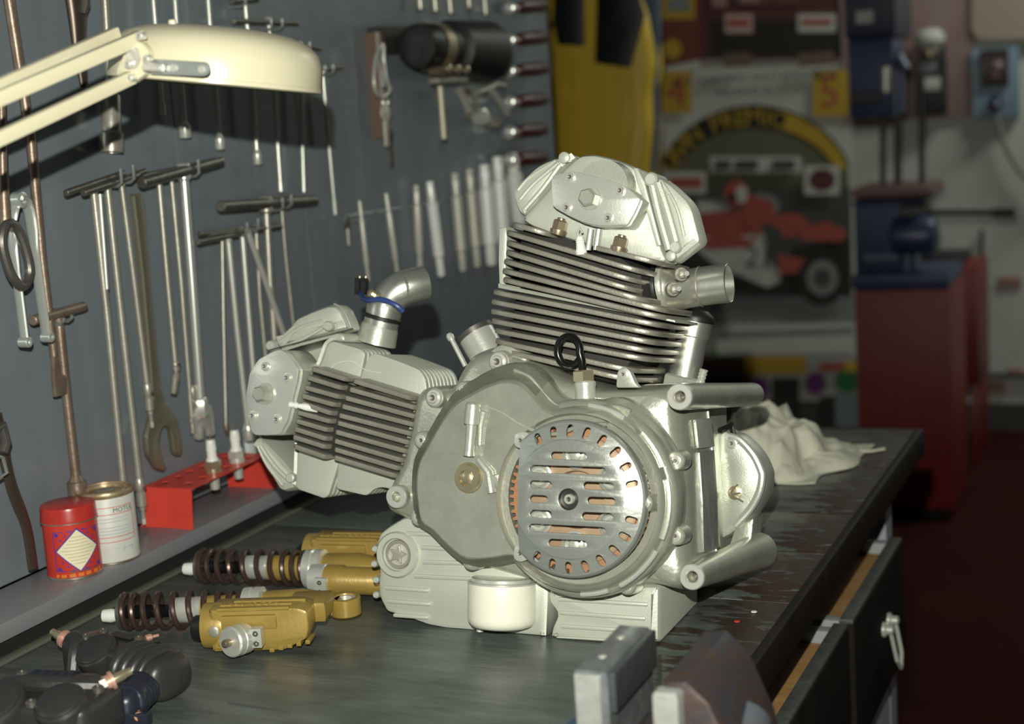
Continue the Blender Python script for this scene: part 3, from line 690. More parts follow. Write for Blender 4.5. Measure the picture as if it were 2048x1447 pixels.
# starter stub and stud between the cylinders
s0, s1 = P(988, 728, Y=1.57), P(950, 664, Y=1.57)
st = MB().lathe(s0, s1 - s0, [(-.01, .022), ((s1 - s0).length - .002, .022), ((s1 - s0).length, .0205), ((s1 - s0).length, .019), ((s1 - s0).length - .004, .018), ((s1 - s0).length - .004, 0)], 32).build('starter_body', MACH, eng)
MB().lathe(s1, s1 - s0, [(-.004, .0228), (.002, .0232), (.003, .021), (.003, 0)], 32).build('starter_cap', DSTEEL, st)
MB().tube([P(931, 732, Y=1.52), P(902, 676, Y=1.52)], .0028, 10).build('starter_stud', STEEL, eng)
MB().lathe(P(902, 676, Y=1.52), P(902, 676, Y=1.52) - P(931, 732, Y=1.52), [(-.002, .0042), (.003, .0046), (.006, .0028)], 12).build('stud_knob', STEEL, eng)
prism('case_shoulder', [(925, 770), (935, 742), (990, 690), (1010, 684), (1060, 712), (1040, 740), (980, 765)], 1.47, 1.55, ALU, eng, .006, rnd=.006)

# ---- forward (left) cylinder: upright plates behind, side fins in front
YN = 1.508
hp = [(643, 728), (656, 688), (665, 682), (722, 698), (730, 706), (722, 745), (700, 840), (677, 925), (657, 990), (648, 996), (596, 978), (592, 970), (597, 905), (602, 820), (626, 745)]
cpx = [(737, 712), (751, 706), (800, 723), (838, 738), (850, 756), (853, 779), (846, 850), (826, 935), (800, 985), (773, 975), (761, 974), (748, 977), (734, 991), (672, 977), (677, 925), (700, 840), (722, 750)]
fcyl = prism('cylinder', [(700, 770), (800, 785), (840, 805), (815, 940), (780, 940), (665, 910)], 1.49, 1.60, FIN, eng, .01)
fhd = prism('cylinder_head', [(630, 750), (715, 765), (685, 905), (605, 895)], 1.495, 1.60, FIN, eng, .01)
def shifted(pts, Y0, dY, sc):
    c = (sum(x for x, y in pts) / len(pts), sum(y for x, y in pts) / len(pts))
    return [(c[0] + (x - c[0]) * sc, c[1] + (y - c[1]) * sc) for x, y in pts]
def plates(px, n, parent, pitch=.0098):
    lp = roundc([xz(x, y, YN) for x, y in px], .005)
    for k in range(n):
        yy = YN + pitch * k
        MB().plate([lp], .0068, .001, 0, lambda x, y, z: (x, yy + .0034 - z, y)).build('cooling_plate', ALU2, parent)
plates(hp, 7, fhd); plates(cpx, 9, fcyl)
hfl = [((621, 740), (692, 762)), ((611, 757), (682, 779)), ((606, 777), (678, 797)), ((601, 794), (669, 813)), ((599, 808), (662, 830)), ((591, 827), (660, 846)), ((589, 844), (654, 863)), ((586, 860), (652, 881)), ((583, 876), (650, 897)), ((585, 895), (650, 917))]
cfl = [((704, 764), (822, 800)), ((696, 781), (830, 819)), ((687, 798), (831, 837)), ((681, 815), (828, 853)), ((675, 833), (822, 871)), ((672, 848), (818, 889)), ((668, 866), (812, 906)), ((666, 884), (803, 924)), ((666, 901), (796, 940)), ((665, 917), (790, 955))]
def sfin(a, b, parent, yf=1.474, yb=1.512, th=.0057):
    A = P(*a, Y=yf); B = P(*b, Y=yf); e = Vector((B.x - A.x, 0, B.z - A.z)); ln = e.length; e.normalize(); n = Vector((-e.z, 0, e.x))
    lp = [(0, yb), (0, yf + .003), (.003, yf), (ln - .003, yf), (ln, yf + .004), (ln, yb)]
    MB().plate([lp], th, .001, 0, lambda x, y, z: Vector((A.x, y, A.z)) + e * x + n * (z + .002), back=True).build('cooling_fin', FIN, parent)
for a, b in hfl: sfin(a, b, fhd)
for a, b in cfl: sfin(a, b, fcyl)
prism('fin_shade_backing', [(625, 746), (700, 770), (828, 806), (795, 945), (668, 912), (592, 892)], 1.488, 1.497, GAP, fcyl, .001)  # dark sheet added as the shade in the gaps of the side fins
# base flange against the crankcase
prism('barrel_flange', [(838, 800), (866, 800), (862, 850), (845, 905), (820, 965), (795, 985), (808, 930), (826, 870)], 1.486, 1.52, ALU, eng, .002, rnd=.004)
# head casting and rocker covers
fh = prism('head_casting', [(540, 702), (600, 683), (670, 664), (688, 668), (690, 684), (664, 682), (654, 690), (640, 730), (612, 760), (600, 820), (596, 905), (594, 965), (560, 925), (520, 884), (508, 860), (510, 760)], 1.515, 1.60, ALU2, eng, .005, rnd=.004)
vt = prism('rocker_cover', [(548, 694), (556, 680), (570, 658), (588, 634), (621, 619), (652, 608), (668, 608), (680, 618), (690, 640), (696, 658), (620, 678)], 1.515, 1.545, ALU2, fh, .012, rnd=.004)
for k in range(3):
    wire('flange_line', [(668, 607), (683, 616), (695, 636), (703, 656)], 1.520 + k * .009, .0012, ALU, vt)
wire('cover_rib', ((560, 684), (600, 655), (648, 640)), 1.516, .0028, ALU2, vt)
wire('cover_rib', ((570, 670), (600, 645), (642, 627)), 1.519, .0022, ALU2, vt)
wire('cover_rib', ((570, 692), (610, 675), (646, 655)), 1.515, .0022, ALU2, vt)
MB().lathe(P(660, 652, Y=1.515), (0, 1, 0), [(-.007, .0045), (-.005, .006), (.04, .0065)], 14).build('cover_boss', ALU2, vt)
MB().lathe(P(545, 691, Y=1.555), (0, 1, 0), [(-.006, .0055), (-.004, .0068), (.02, .0068)], 14).build('cover_boss', ALU2, vt)
wire('cover_seam', ((538, 700), (600, 684), (706, 657)), 1.513, .0009, DSTEEL, vt)
vb = prism('rocker_cover', [(508, 872), (524, 884), (560, 925), (594, 960), (592, 976), (566, 984), (556, 980), (532, 940), (516, 906)], 1.512, 1.575, ALU2, fh, .009, rnd=.004)
wire('cover_rib', ((522, 892), (548, 930), (580, 962)), 1.511, .003, ALU2, vb)
wire('cover_rib', ((516, 892), (536, 932), (566, 970)), 1.513, .0022, ALU2, vb)
MB().lathe(P(583, 955, Y=1.512), (0, 1, 0), [(-.005, .0045), (-.004, .0058), (.03, .0062)], 14).build('cover_boss', ALU2, vb)
# end plate of the forward head
ep = [(544, 703), (560, 698), (573, 705), (590, 728), (597, 738), (594, 760), (586, 792), (574, 842), (559, 869), (511, 870), (503, 863), (495, 832), (492, 790), (499, 745), (517, 718)]
eph = prism('bearing_housing', [(x + 9, y + 1) for x, y in ep], 1.474, 1.52, ALU, fh, .0015, rnd=.004)
epl = prism('end_plate', ep, 1.468, 1.474, MACH, fh, .0008, rnd=.004)
for x, y in ((531, 732), (575, 755), (506, 831), (554, 838)): bolt(x, y, 1.4675, .0044, epl, MACH)
bolt(531, 787, 1.4675, .0095, epl, ALU, .016, 'hex', 'hex_bolt')
q0, q1 = P(578, 808, Y=1.468), P(640, 818, Y=1.482)
MB().lathe(q0, q1 - q0, [(0, .003), (.004, .0036), (.005, .0028), (.007, .0038), (.010, .0038), (.011, .0026), (.02, .0045), (.034, .0045)], 14).build('spark_plug', CERAM, fhd)
# left inlet elbow
yi = 1.565
pe = [P(754, 676, Y=yi), P(762, 648, Y=yi), P(770, 618, Y=yi), P(782, 594, Y=yi), P(803, 578, Y=yi + .004), P(826, 571, Y=yi + .012), P(848, 566, Y=yi + .022)]
pe = catmull([tuple(p) for p in pe], 4, False)
el2 = MB().tube(pe, [.0212 + .0 * k for k in range(len(pe))], 28)
el2.f = el2.f[:-1]; el2.m = el2.m[:-1]
axe = (Vector(pe[-1]) - Vector(pe[-2])).normalized()
el2.lathe(Vector(pe[-1]), -axe, [(0, .0212), (-.0005, .0207), (0, .02), (.03, .019), (.03, 0)], 28, closed=False)
elb2 = el2.build('inlet_elbow', ELB, eng)
ax0 = Vector(pe[6]) - Vector(pe[4])
MB().lathe(Vector(pe[6]), ax0, [(-.004, .0225), (-.003, .0235), (.0, .0235), (.001, .0225)], 30).build('rubber_ring', RUBBER, elb2)
MB().lathe(Vector(pe[0]), ax0, [(-.006, .0245), (.012, .0228), (.016, .0215)], 30).build('collar', ALU, elb2)
MB().lathe(Vector(pe[7]), ax0, [(-.002, .0215), (.012, .0222), (.014, .0212)], 30, closed=False).build('collar', ELB, elb2)
MB().lathe(Vector(pe[19]), Vector(pe[20]) - Vector(pe[19]), [(0, .0206), (.0008, .0211), (.0016, .0206)], 28, closed=False).build('weld_bead', WORN, elb2)
bl = [P(806, 622, Y=1.545), P(795, 612, Y=1.54), P(776, 602, Y=1.538), P(755, 598, Y=1.54), P(738, 600, Y=1.545), P(726, 596, Y=1.56), P(722, 586, Y=1.575)]
MB().tube(catmull([tuple(p) for p in bl], 4, False), .0032, 10).build('blue_lead', mat('blue_cable', (.03, .06, .22), 0, .4), elb2, label='blue cable looped round the elbow')
for x in (717, 729):
    MB().box(P(x, 572, Y=1.575), (.0065, .008, .020), None, 0, .0015).build('connector', RUBBER, elb2)
    MB().cyl(P(x + 1, 563, Y=1.575), P(x + 3, 552, Y=1.575), .0014, 8).build('connector_pin', BRASSY, elb2)
for x, y in ((745, 588), (758, 594)): MB().lathe(P(x, y, Y=1.545), (-.4, -.8, .4), [(-.004, .005), (.004, .005), (.006, .003)], 10).build('elbow_nut', BRASSY, elb2)
# a stray pale thread lying over the forward cylinder
th_ = [P(x, y, Y=YN - .002) for x, y in ((655, 746), (668, 730), (690, 722), (708, 724), (722, 735), (740, 742), (762, 745))]
MB().tube(catmull([tuple(p) for p in th_], 4, False), .0005, 6).build('loose_thread', mat('pale_thread', (.75, .70, .60), 0, .8), None, label='stray pale thread lying across the forward cylinder', cat='thread')

for o in (eng,):
    o.rotation_euler = TILT.to_euler()
o = bpy.data.objects['loose_thread']
o.location = PIV + TILT @ (o.location - PIV); o.rotation_euler = TILT.to_euler()
# the sump rests flat on the bench
for nm in ('oil_sump', 'oil_sump_box', 'sump_rib'):
    for o in [q for q in bpy.data.objects if q.name.split('.')[0] == nm]:
        for v in o.data.vertices:
            p = wl(o) + v.co; wz = (PIV + TILT @ (p - PIV)).z
            if wz < .0008: v.co.z += (.0008 - wz) / math.cos(math.radians(11.2))
P = P_world

# ================================================================ things on the ledge and the bench
RED = mat('red_paint', (.60, .048, .030), 0, .35, .05, 60, (.52, .036, .024), 20)
# ---- red tin
def on_ledge(px, py): return P(px, py, Z=ZL)
c = on_ledge(132, 1161); c.x += -.010; c.y += .030
TIN = mat('tin_metal', (.45, .42, .36), .7, .4, .1, 200, (.30, .22, .15), 40)
tin = thing('round_tin', c, 'red lidded tin with cream diamond label standing on the ledge', 'tin')
RT = .0328
MB().lathe(c, (0, 0, 1), [(0, RT * .96), (.0015, RT), (.003, RT), (.0035, RT * .985), (.068, RT * .985)], 48).build('tin_body', RED, tin)
MB().lathe(c, (0, 0, 1), [(-.0002, RT * .97), (.0008, RT * 1.012), (.0028, RT * 1.012), (.0032, RT)], 48, closed=False).build('base_rim', TIN, tin)
lid = MB().lathe(c, (0, 0, 1), [(.0685, RT), (.069, RT * 1.02), (.071, RT * 1.025), (.0728, RT * 1.01), (.083, RT * 1.0), (.0865, RT * .97), (.0875, RT * .92), (.0875, 0)], 48).build('tin_lid', mat('worn_red_lid', (.54, .040, .032), 0, .3, .1, 60, (.42, .03, .026), 30), tin)
MB().lathe(c, (0, 0, 1), [(.0672, RT * .99), (.0677, RT * 1.03), (.0692, RT * 1.03), (.0697, RT)], 48, closed=False).build('lid_bead', TIN, lid)
def wrap(c, R_, ang0, u, z, off=.0006):
    a = ang0 + u / R_; return Vector((c.x + (R_ + off) * math.cos(a), c.y + (R_ + off) * math.sin(a), c.z + z))
view = math.atan2(-c.y, -c.x)
def decal(name, polys, c, R_, ang0, m_, parent, off):
    """printed shape wrapped on a round tin: (u, z) polygons in metres"""
    mb = MB()
    for poly in polys:
        tri = tessellate_polygon([[Vector((u, z, 0)) for u, z in poly]])
        # split into narrow strips so that the print follows the curve
        for t in tri:
            T = [Vector((*poly[i], 0)) for i in t]
            n = 6; vs = []; ids = {}
            for i in range(n + 1):
                for j in range(n + 1 - i):
                    q = T[0] + (T[1] - T[0]) * (i / n) + (T[2] - T[0]) * (j / n); ids[i, j] = len(vs); vs.append(wrap(c, R_, ang0, q.x, q.y, off))
            fs = []
            for i in range(n):
                for j in range(n - i):
                    fs.append((ids[i, j], ids[i + 1, j], ids[i, j + 1]))
                    if i + j < n - 1: fs.append((ids[i + 1, j], ids[i + 1, j + 1], ids[i, j + 1]))
            mb.add(vs, fs)
    return mb.build(name, m_, parent)
def frame(u0, z0, u1, z1, t):
    return [[(u0, z0), (u1, z0), (u1, z0 + t), (u0, z0 + t)], [(u0, z1 - t), (u1, z1 - t), (u1, z1), (u0, z1)], [(u0, z0), (u0 + t, z0), (u0 + t, z1), (u0, z1)], [(u1 - t, z0), (u1, z0), (u1, z1), (u1 - t, z1)]]
CREAM = mat('cream_label', (.80, .74, .52), 0, .6); BLUEP = mat('blue_print', (.07, .04, .30), 0, .5)
INK = mat('dark_print', (.10, .085, .06), 0, .6)
va = view + .20                                        # label centre turned a little to the right
dm = lambda s_: [[(0, .036 - .0255 * s_), (.026 * s_, .036), (0, .036 + .0255 * s_), (-.026 * s_, .036)]]
decal('label_border', dm(1.07), c, RT * .985, va, BLUEP, tin, .0004)
decal('label', dm(.98), c, RT * .985, va, CREAM, tin, .0007)
decal('printed_frame', frame(-.029, .011, .031, .060, .0012) + [[(u, z), (u + .004, z - .002), (u + .006, z + .002), (u + .001, z + .004)] for u, z in ((-.027, .013), (.024, .013), (-.027, .055), (.024, .055))] +
      [[(sx * .006 * k, .036 + sz * (.029 - .0052 * k)), (sx * (.006 * k + .0022), .036 + sz * (.0315 - .0052 * k)), (sx * (.006 * k + .003), .036 + sz * (.027 - .0052 * k))] for k in (1, 2, 3) for sx in (-1, 1) for sz in (-1, 1)], c, RT * .985, va, BLUEP, tin, .0003)
lines = []
for k in range(9):
    z = .052 - .004 * k; hw = .024 * (1 - abs(z - .036) / .0255) * .8
    if hw > .003: lines.append([(-hw, z), (hw, z), (hw, z + .0007), (-hw, z + .0007)])
decal('printed_lines', lines, c, RT * .985, va, mat('faded_print', (.45, .38, .24), 0, .7), tin, .001)
decal('yellow_band', [[(-.03, .004), (.03, .004), (.03, .0085), (-.03, .0075)]], c, RT * .985, va, mat('orange_print', (.62, .20, .03), 0, .4), tin, .0003)
decal('bottom_print', [[(u, .0095), (u + .003, .0095), (u + .003, .0122), (u, .0122)] for u in (-.012, -.007, -.002, .004, .009, .018)], c, RT * .985, va, INK, tin, .0005)
# ---- white paint tin behind it
c2 = on_ledge(206, 1132); c2.x -= .012; c2.y += .034
can = thing('paint_can', c2, 'white paper-wrapped paint can with rusty rim behind the red tin', 'can')
RW = .0345
MB().lathe(c2, (0, 0, 1), [(0, RW * .97), (.001, RW), (.083, RW), (.084, RW * .98)], 48).build('can_body', mat('white_can_label', (.66, .67, .64), 0, .45, .05, 60, (.56, .56, .52), 14), can)
RIM = mat('rusty_gilt_rim', (.34, .20, .09), .6, .4, .2, 150, (.52, .42, .28), 50)
MB().lathe(c2, (0, 0, 1), [(-.0002, RW * .98), (.0006, RW * 1.015), (.0025, RW * 1.015), (.003, RW)], 48, closed=False).build('base_rim', TIN, can)
MB().lathe(c2, (0, 0, 1), [(.0825, RW), (.0835, RW * 1.02), (.0875, RW * 1.03), (.0892, RW * 1.01), (.0892, RW * .93), (.0865, RW * .90), (.0862, RW * .80), (.0885, RW * .77), (.0885, RW * .70), (.0850, RW * .66), (.0850, RW * .40), (.0858, RW * .36), (.0858, 0)], 48).build('can_lid', RIM, can)
MB().lathe(c2, (0, 0, 1), [(.0864, RW * .32), (.0868, RW * .30), (.0868, 0)], 32, closed=False).build('lid_disc', WORN, can)
vb_ = math.atan2(-c2.y, -c2.x) + .42
REDP = mat('red_print', (.62, .06, .04), 0, .5)
decal('printed_frame', frame(-.036, .028, .020, .072, .0008) + [[(-.036, .034), (.020, .034), (.020, .0348), (-.036, .0348)], [(-.036, .0625), (.02, .0625), (.02, .0633), (-.036, .0633)]], c2, RW, vb_, REDP, can, .0003)
vs, fs = text_mesh('MOTUL', .0082, 0, lambda x, y, z: (x, y, z))
lt = MB(); lt.add([wrap(c2, RW, vb_, v[0] + .006, v[1] + .0672, .0006) for v in vs], fs); lt.build('can_lettering', mat('green_black_print', (.03, .06, .04), 0, .6), can)
decal('printed_lines', [[(-.03, z), (.013, z), (.013, z + .0012), (-.03, z + .0012)] for z in (.057, .053, .046, .042, .038)], c2, RW, vb_, mat('grey_print', (.46, .48, .50), 0, .6), can, .0003)
decal('bottom_print', [[(u, .019 - .004 * (k % 2)), (u + .004, .019), (u + .004, .0203), (u, .0203)] for k, u in enumerate((-.008, 0, .007, .012))], c2, RW, vb_, mat('grey_print', (.46, .48, .50), 0, .6), can, .0003)
# ---- red spark plug rack
a0 = P(291, 1050, Z=ZL); a1 = P(388, 1059, Z=ZL)          # foot of the near end plate
b1 = P(540, 978, Z=ZL)
L_ = b1.y - a1.y; x0, x1 = a0.x, a1.x; zt = P(390, 975, X=a1.x, ).z
zt = ZL + .053
rk = thing('plug_rack', ((x0 + x1) / 2, a1.y + L_ / 2, ZL), 'red folded sheet rack with holes standing on the ledge', 'rack')
rw = x1 - x0; y0 = a1.y + .006; y1 = b1.y - .006
holes = []
hy_ = [P(x, y, Z=zt).y for x, y in ((387, 968), (411, 956), (434, 946), (457, 935), (478, 925), (499, 916))]
for yv_ in hy_:
    for i in range(2):
        holes.append(circ(x0 + rw * (.27 + .46 * i), yv_, .0072, 20))
RACK = mat('red_rack_paint', (.66, .060, .040), 0, .38, .05, 60)
MB().plate([[(x0 + .002, y0), (x1 - .002, y0), (x1 - .002, y1), (x0 + .002, y1)]] + holes, .0014, 0, 0, lambda x, y, z: (x, y, zt + z)).build('rack_top', RACK, rk)
for nm, ya, yb_ in (('rack_end', y0, y0 - .008), ('rack_end', y1, y1 + .008)):
    mb = MB()
    for (u0, u1) in ((0, .46), (.46, .54), (.54, 1)):
        def q(u, t): return Vector((x0 + rw * u + (.002 if u == 0 else (-.002 if u == 1 else 0)) * (1 - t), ya + (yb_ - ya) * t + (.0022 if .4 < u < .6 else 0) * (1 if nm else 1), zt + (ZL + .0004 - zt) * t))
        vs = [q(u0, 0), q(u1, 0), q(u1, 1), q(u0, 1)]
        vs += [v + Vector((0, .0014, 0)) for v in vs]
        mb.add(vs, [(0, 1, 2, 3), (7, 6, 5, 4), (0, 4, 5, 1), (1, 5, 6, 2), (2, 6, 7, 3), (3, 7, 4, 0)])
    mb.build(nm, RACK, rk)
hc_ = [(sum(p[0] for p in h) / 20, sum(p[1] for p in h) / 20) for h in holes]
def spark_plug(px, py, label, m2, hi):
    K = 1.22
    b = P(px, py, Z=zt); b = Vector((*min(hc_, key=lambda h: (h[0] - b.x) ** 2 + (h[1] - b.y) ** 2), zt))
    t = thing('spark_plug', b + Vector((0, 0, -.018)), label, 'spark plug', 'spark plugs in the red rack')
    MB().lathe(b, (0, 0, 1), [(a_ * K, c_ * K) for a_, c_ in [(-.018, .0052), (0, .0058), (.0, .0066), (.002, .0066)]], 20).build('thread', STEEL, t)
    MB().lathe(b, (0, 0, 1), [(a_ * K, c_ * K) for a_, c_ in [(.0008, .0092), (.003, .0095), (.0034, .0085), (.006, .0085)]], 24).build('gasket_ring', m2, t)
    MB().lathe(b, (0, 0, 1), [(a_ * K, c_ * K) for a_, c_ in [(.006, .0098), (.0135, .0098), (.0145, .0085), (.0145, 0)]], 6, phase=.4).build('plug_hex', m2, t)
    MB().lathe(b, (0, 0, 1), [(a_ * K, c_ * K) for a_, c_ in [(.014, .0072), (.0175, .0066), (.018, .0055), (.026, .0054), (.0265, .006), (.028, .0054), (.0285, .006), (.030, .0052), (.0305, .0058), (.032, .0050), (.0325, .0056), (.034, .0050), (.0345, .0054), (.038, .0048), (.0385, 0)]], 22).build('insulator', CERAM, t)
    MB().lathe(b, (0, 0, 1), [(a_ * K, c_ * K) for a_, c_ in [(.038, .001), (.0445, .0008), (.045, 0)]], 8).build('terminal', BRASS, t)
    MB().tube([b + Vector((.004, 0, -.018)), b + Vector((.004, 0, -.022)), b + Vector((0, 0, -.0225))], .0011, 6).build('electrode', STEEL, t)
spark_plug(435, 946, 'spark plug with brownish metal collar, nearer of the two in the red rack', BRASSY, 0)
spark_plug(476, 924, 'spark plug with silvery hexagon, farther one in the red rack beside the engine', STEEL, 0)
b = Vector((x0 + rw * .5, y1 + .005, ZL))
jar = MB().lathe(P(506, 968, Z=ZL) + Vector((-.045, .06, 0)), (0, 0, 1), [(0, .014), (.002, .015), (.068, .015), (.074, .011), (.082, .011), (.084, .009), (.084, 0)], 24).build('plastic_bottle', mat('milky_plastic', (.55, .60, .58), 0, .3), None, label='small milky plastic bottle standing behind the spark plug rack', cat='bottle')

# ---- gold shock absorbers
GOLD = mat('gold_paint', (.37, .255, .065), .2, .36, .1, 300, (.31, .21, .05), 20)
SPR = mat('brown_spring_steel', (.085, .055, .045), .5, .32)
def shock(base, ang, label, roll, res, knob, letters):
    t = thing('shock_absorber', base, label, 'shock absorber', 'gold shock absorbers on the bench')
    ca_, sa_ = math.cos(ang), math.sin(ang)
    def T(x, y, z): return Vector((base.x + x * ca_ - y * sa_, base.y + x * sa_ + y * ca_, base.z + z))
    D = Vector((ca_, sa_, 0)); N = Vector((-sa_, ca_, 0)); U = Vector((0, 0, 1)); zc = .0235
    R3 = Matrix((D, N, U)).transposed()
    MB().lathe(T(-.022, 0, zc - .004), D, [(0, .003), (.002, .007), (.012, .008), (.020, .006), (.024, .006)], 16).build('end_bush', mat('white_nylon', (.75, .76, .72), 0, .4), t)
    MB().lathe(T(0, 0, zc), D, [(-.002, .012), (.002, .0205), (.006, .0205), (.008, .010)], 24).build('spring_seat', DSTEEL, t)
    MB().lathe(T(0, 0, zc), D, [(.006, .0075), (.060, .0075), (.062, .010)], 18).build('damper_rod', mat('gloss_black', (.01, .01, .01), .3, .12), t)
    MB().lathe(T(0, 0, zc), D, [(.062, .0125), (.064, .0145), (.100, .0150), (.102, .0155), (.108, .0155), (.110, .0148)], 24).build('damper_tube', MACH, t)
    MB().lathe(T(0, 0, zc), D, [(.098, .0156), (.175, .0156)], 24).build('gold_sleeve', GOLD, t)
    turns = 9.6; n = int(turns * 22); pts = []
    for k in range(n + 1):
        u = k / n; f = u + .045 * math.sin(2 * PI * u) * -1
        a = 2 * PI * turns * u; x = .004 + .142 * f
        pts.append(T(x, .0192 * math.cos(a), zc + .0192 * math.sin(a)))
    MB().tube(pts, .0035, 8).build('coil_spring', SPR, t)
    rg = MB().lathe(T(0, 0, zc), D, [(.146, .019), (.147, .0235), (.155, .0238), (.157, .0215), (.159, .0238), (.168, .0238), (.170, .019)], 32).build('preload_ring', MACH, t)
    MB().lathe(T(0, 0, zc), D, [(.168, .0165), (.172, .019), (.215, .0205), (.232, .017), (.240, .013)], 24).build('gold_head', GOLD, t)
    # eyelet with a vertical bush
    ey = MB().lathe(T(.262, 0, zc - .010), U, [(0, .0165), (.001, .0175), (.019, .0175), (.020, .0165), (.020, .0125), (.018, .0115), (.002, .0115), (0, .0125), (0, .0165)], 30, closed=False).build('eyelet', GOLD, t)
    MB().box(T(.245, 0, zc), (.026, .024, .017), R3, 0, .003).build('eyelet_neck', GOLD, t)
    MB().lathe(T(.262, 0, zc - .0085), U, [(0, .0116), (.017, .0116), (.017, .0075), (.012, .0065), (.012, 0)], 24).build('eyelet_bush', STEEL, ey)
    # finned reservoir block alongside
    if res:
        rx, ry, rz, rl = res
        lp = [(-rl / 2, -.024), (rl / 2 - .030, -.024), (rl / 2 - .004, -.012), (rl / 2, .0), (rl / 2, .020), (rl / 2 - .012, .0245), (-rl / 2, .0245)]
        rb = MB().plate([roundc(lp, .004)], .042, .005, 0, lambda x, y, z: T(rx + x, ry - z, rz + y), back=True).build('reservoir', GOLD, t)
        MB().lathe(T(rx - rl / 2 - .012, ry, rz), D, [(0, .019), (.002, .0245), (.022, .0250), (.03, .022)], 32).build('reservoir_cap', GOLD, rb)
        MB().lathe(T(rx - rl / 2 - .026, ry + .004, rz - .004), D, [(0, .012), (.003, .014), (.02, .014)], 20).build('cap_boot', RUBBER, rb)
        for k in range(3):
            MB().box(T(rx - .004 + .012 * (k == 2), ry - .021 + .012 * k, rz + .0245), (rl * .72, .005, .004), R3, 0, .0012).build('cooling_rib', GOLD, rb)
        MB().box(T(rx - .010, ry - .0215, rz + .010), (rl * .55, .006, .016), R3, 0, .0022).build('side_pad', GOLD, rb)
        MB().box(T(rx - .028, ry - .0225, rz - .011), (.036, .008, .010), R3, 0, .004).build('side_pad', GOLD, rb)
        MB().lathe(T(rx - rl / 2 + .006, ry - .021, rz + .001), -N, [(0, .0062), (.004, .0062), (.005, .0045), (.005, 0)], 18).build('screw_plug', WORN, rb)
        MB().box(T(rx + rl * .40, ry + .03, rz + .008), (.045, .045, .024), R3, 0, .005).build('bridge', GOLD, rb)
        for k in range(5):
            MB().box(T(rx + .012 + .010 * k, ry - .010, rz - .0225 + .002 * k), (.005, .024, .005), R3, 0, .0012).build('lower_rib', GOLD, rb)
        if letters:
            vs, fs = text_mesh(letters, .0105, .0016, lambda x, y, z: T(rx - .006 + x, ry - .010 + y, rz + .0262 + z))
            MB().add(vs, fs).build('cast_lettering', GOLD, rb)
    if knob:
        kx, ky, kz, kd = knob
        k0 = T(kx, ky, kz); kd = (D * kd[0] + N * kd[1] + U * kd[2]).normalized()
        kb = MB().lathe(k0, kd, [(-.022, .012), (-.014, .0125), (-.012, .0162), (0, .0168), (.001, .0160), (.002, .0168), (.009, .0166), (.011, .015), (.0115, .006), (.011, 0)], 36).build('adjuster_knob', MACH, t)
        MB().lathe(k0 + kd * .0105, kd, [(0, .0042), (.008, .0042), (.010, .003), (.010, 0)], 12).build('adjuster_screw', BRASS, kb)
        MB().box(k0 - kd * .006 + D * .018 + U * .002, (.012, .012, .022), R3, 0, .0018).build('clamp', MACH, kb)
        for s_ in (-1, 1):
            MB().lathe(k0 - kd * .006 + D * .018 + U * (.002 + s_ * .0055) - N * .006, -N, [(-.001, .0032), (.0008, .0030), (.0008, .0018), (-.001, 0)], 12).build('clamp_screw', DSTEEL, kb)
    return t
g1 = P(240, 1224, Z=.0235); g1e = P(640, 1212, Z=.0235)
ang1 = math.atan2(g1e.y - g1.y, g1e.x - g1.x)
shock(Vector((g1.x, g1.y, .0005)), ang1, 'gold shock absorber nearest the camera, with finned reservoir block and round adjuster knob', 0, (.186, -.062, .0262, .110), (.166, -.100, .022, (-.45, -.85, .12)), 'MARZOCCHI')
g2 = P(398, 1132, Z=.0235); g2e = P(735, 1140, Z=.0235)
ang2 = math.atan2(g2e.y - g2.y, g2e.x - g2.x)
s2 = shock(Vector((g2.x, g2.y, .0005)), ang2, 'gold shock absorber lying farther back, its end tucked beside the engine sump', 0, (.190, .055, .0262, .110), None, 'MARZOCCHI')
# its bracket and second barrel lying towards the camera
D2 = Vector((math.cos(ang2), math.sin(ang2), 0)); N2 = Vector((-D2.y, D2.x, 0)); B2 = Vector((g2.x, g2.y, 0))
q = B2 + D2 * .178 - N2 * .030 + Vector((0, 0, .0205))
gb = MB().lathe(q, D2, [(0, .014), (.002, .018), (.026, .0185), (.03, .0165), (.075, .0165), (.082, .012)], 28).build('piggyback_barrel', GOLD, s2)
MB().lathe(q, D2, [(-.014, .012), (-.012, .0185), (.006, .0190), (.008, .017)], 32).build('clamp_ring', MACH, gb)
MB().box(q + D2 * .006 - N2 * .018 + Vector((0, 0, -.002)), (.016, .008, .022), Matrix((D2, N2, Vector((0, 0, 1)))).transposed(), 0, .002).build('clamp', MACH, gb)
for s_ in (-1, 1):
    MB().lathe(q + D2 * .006 - N2 * .022 + Vector((0, 0, -.002 + s_ * .0055)), -N2, [(-.001, .003), (.0008, .0028), (.0008, .0015), (-.001, 0)], 10).build('clamp_screw', DSTEEL, gb)

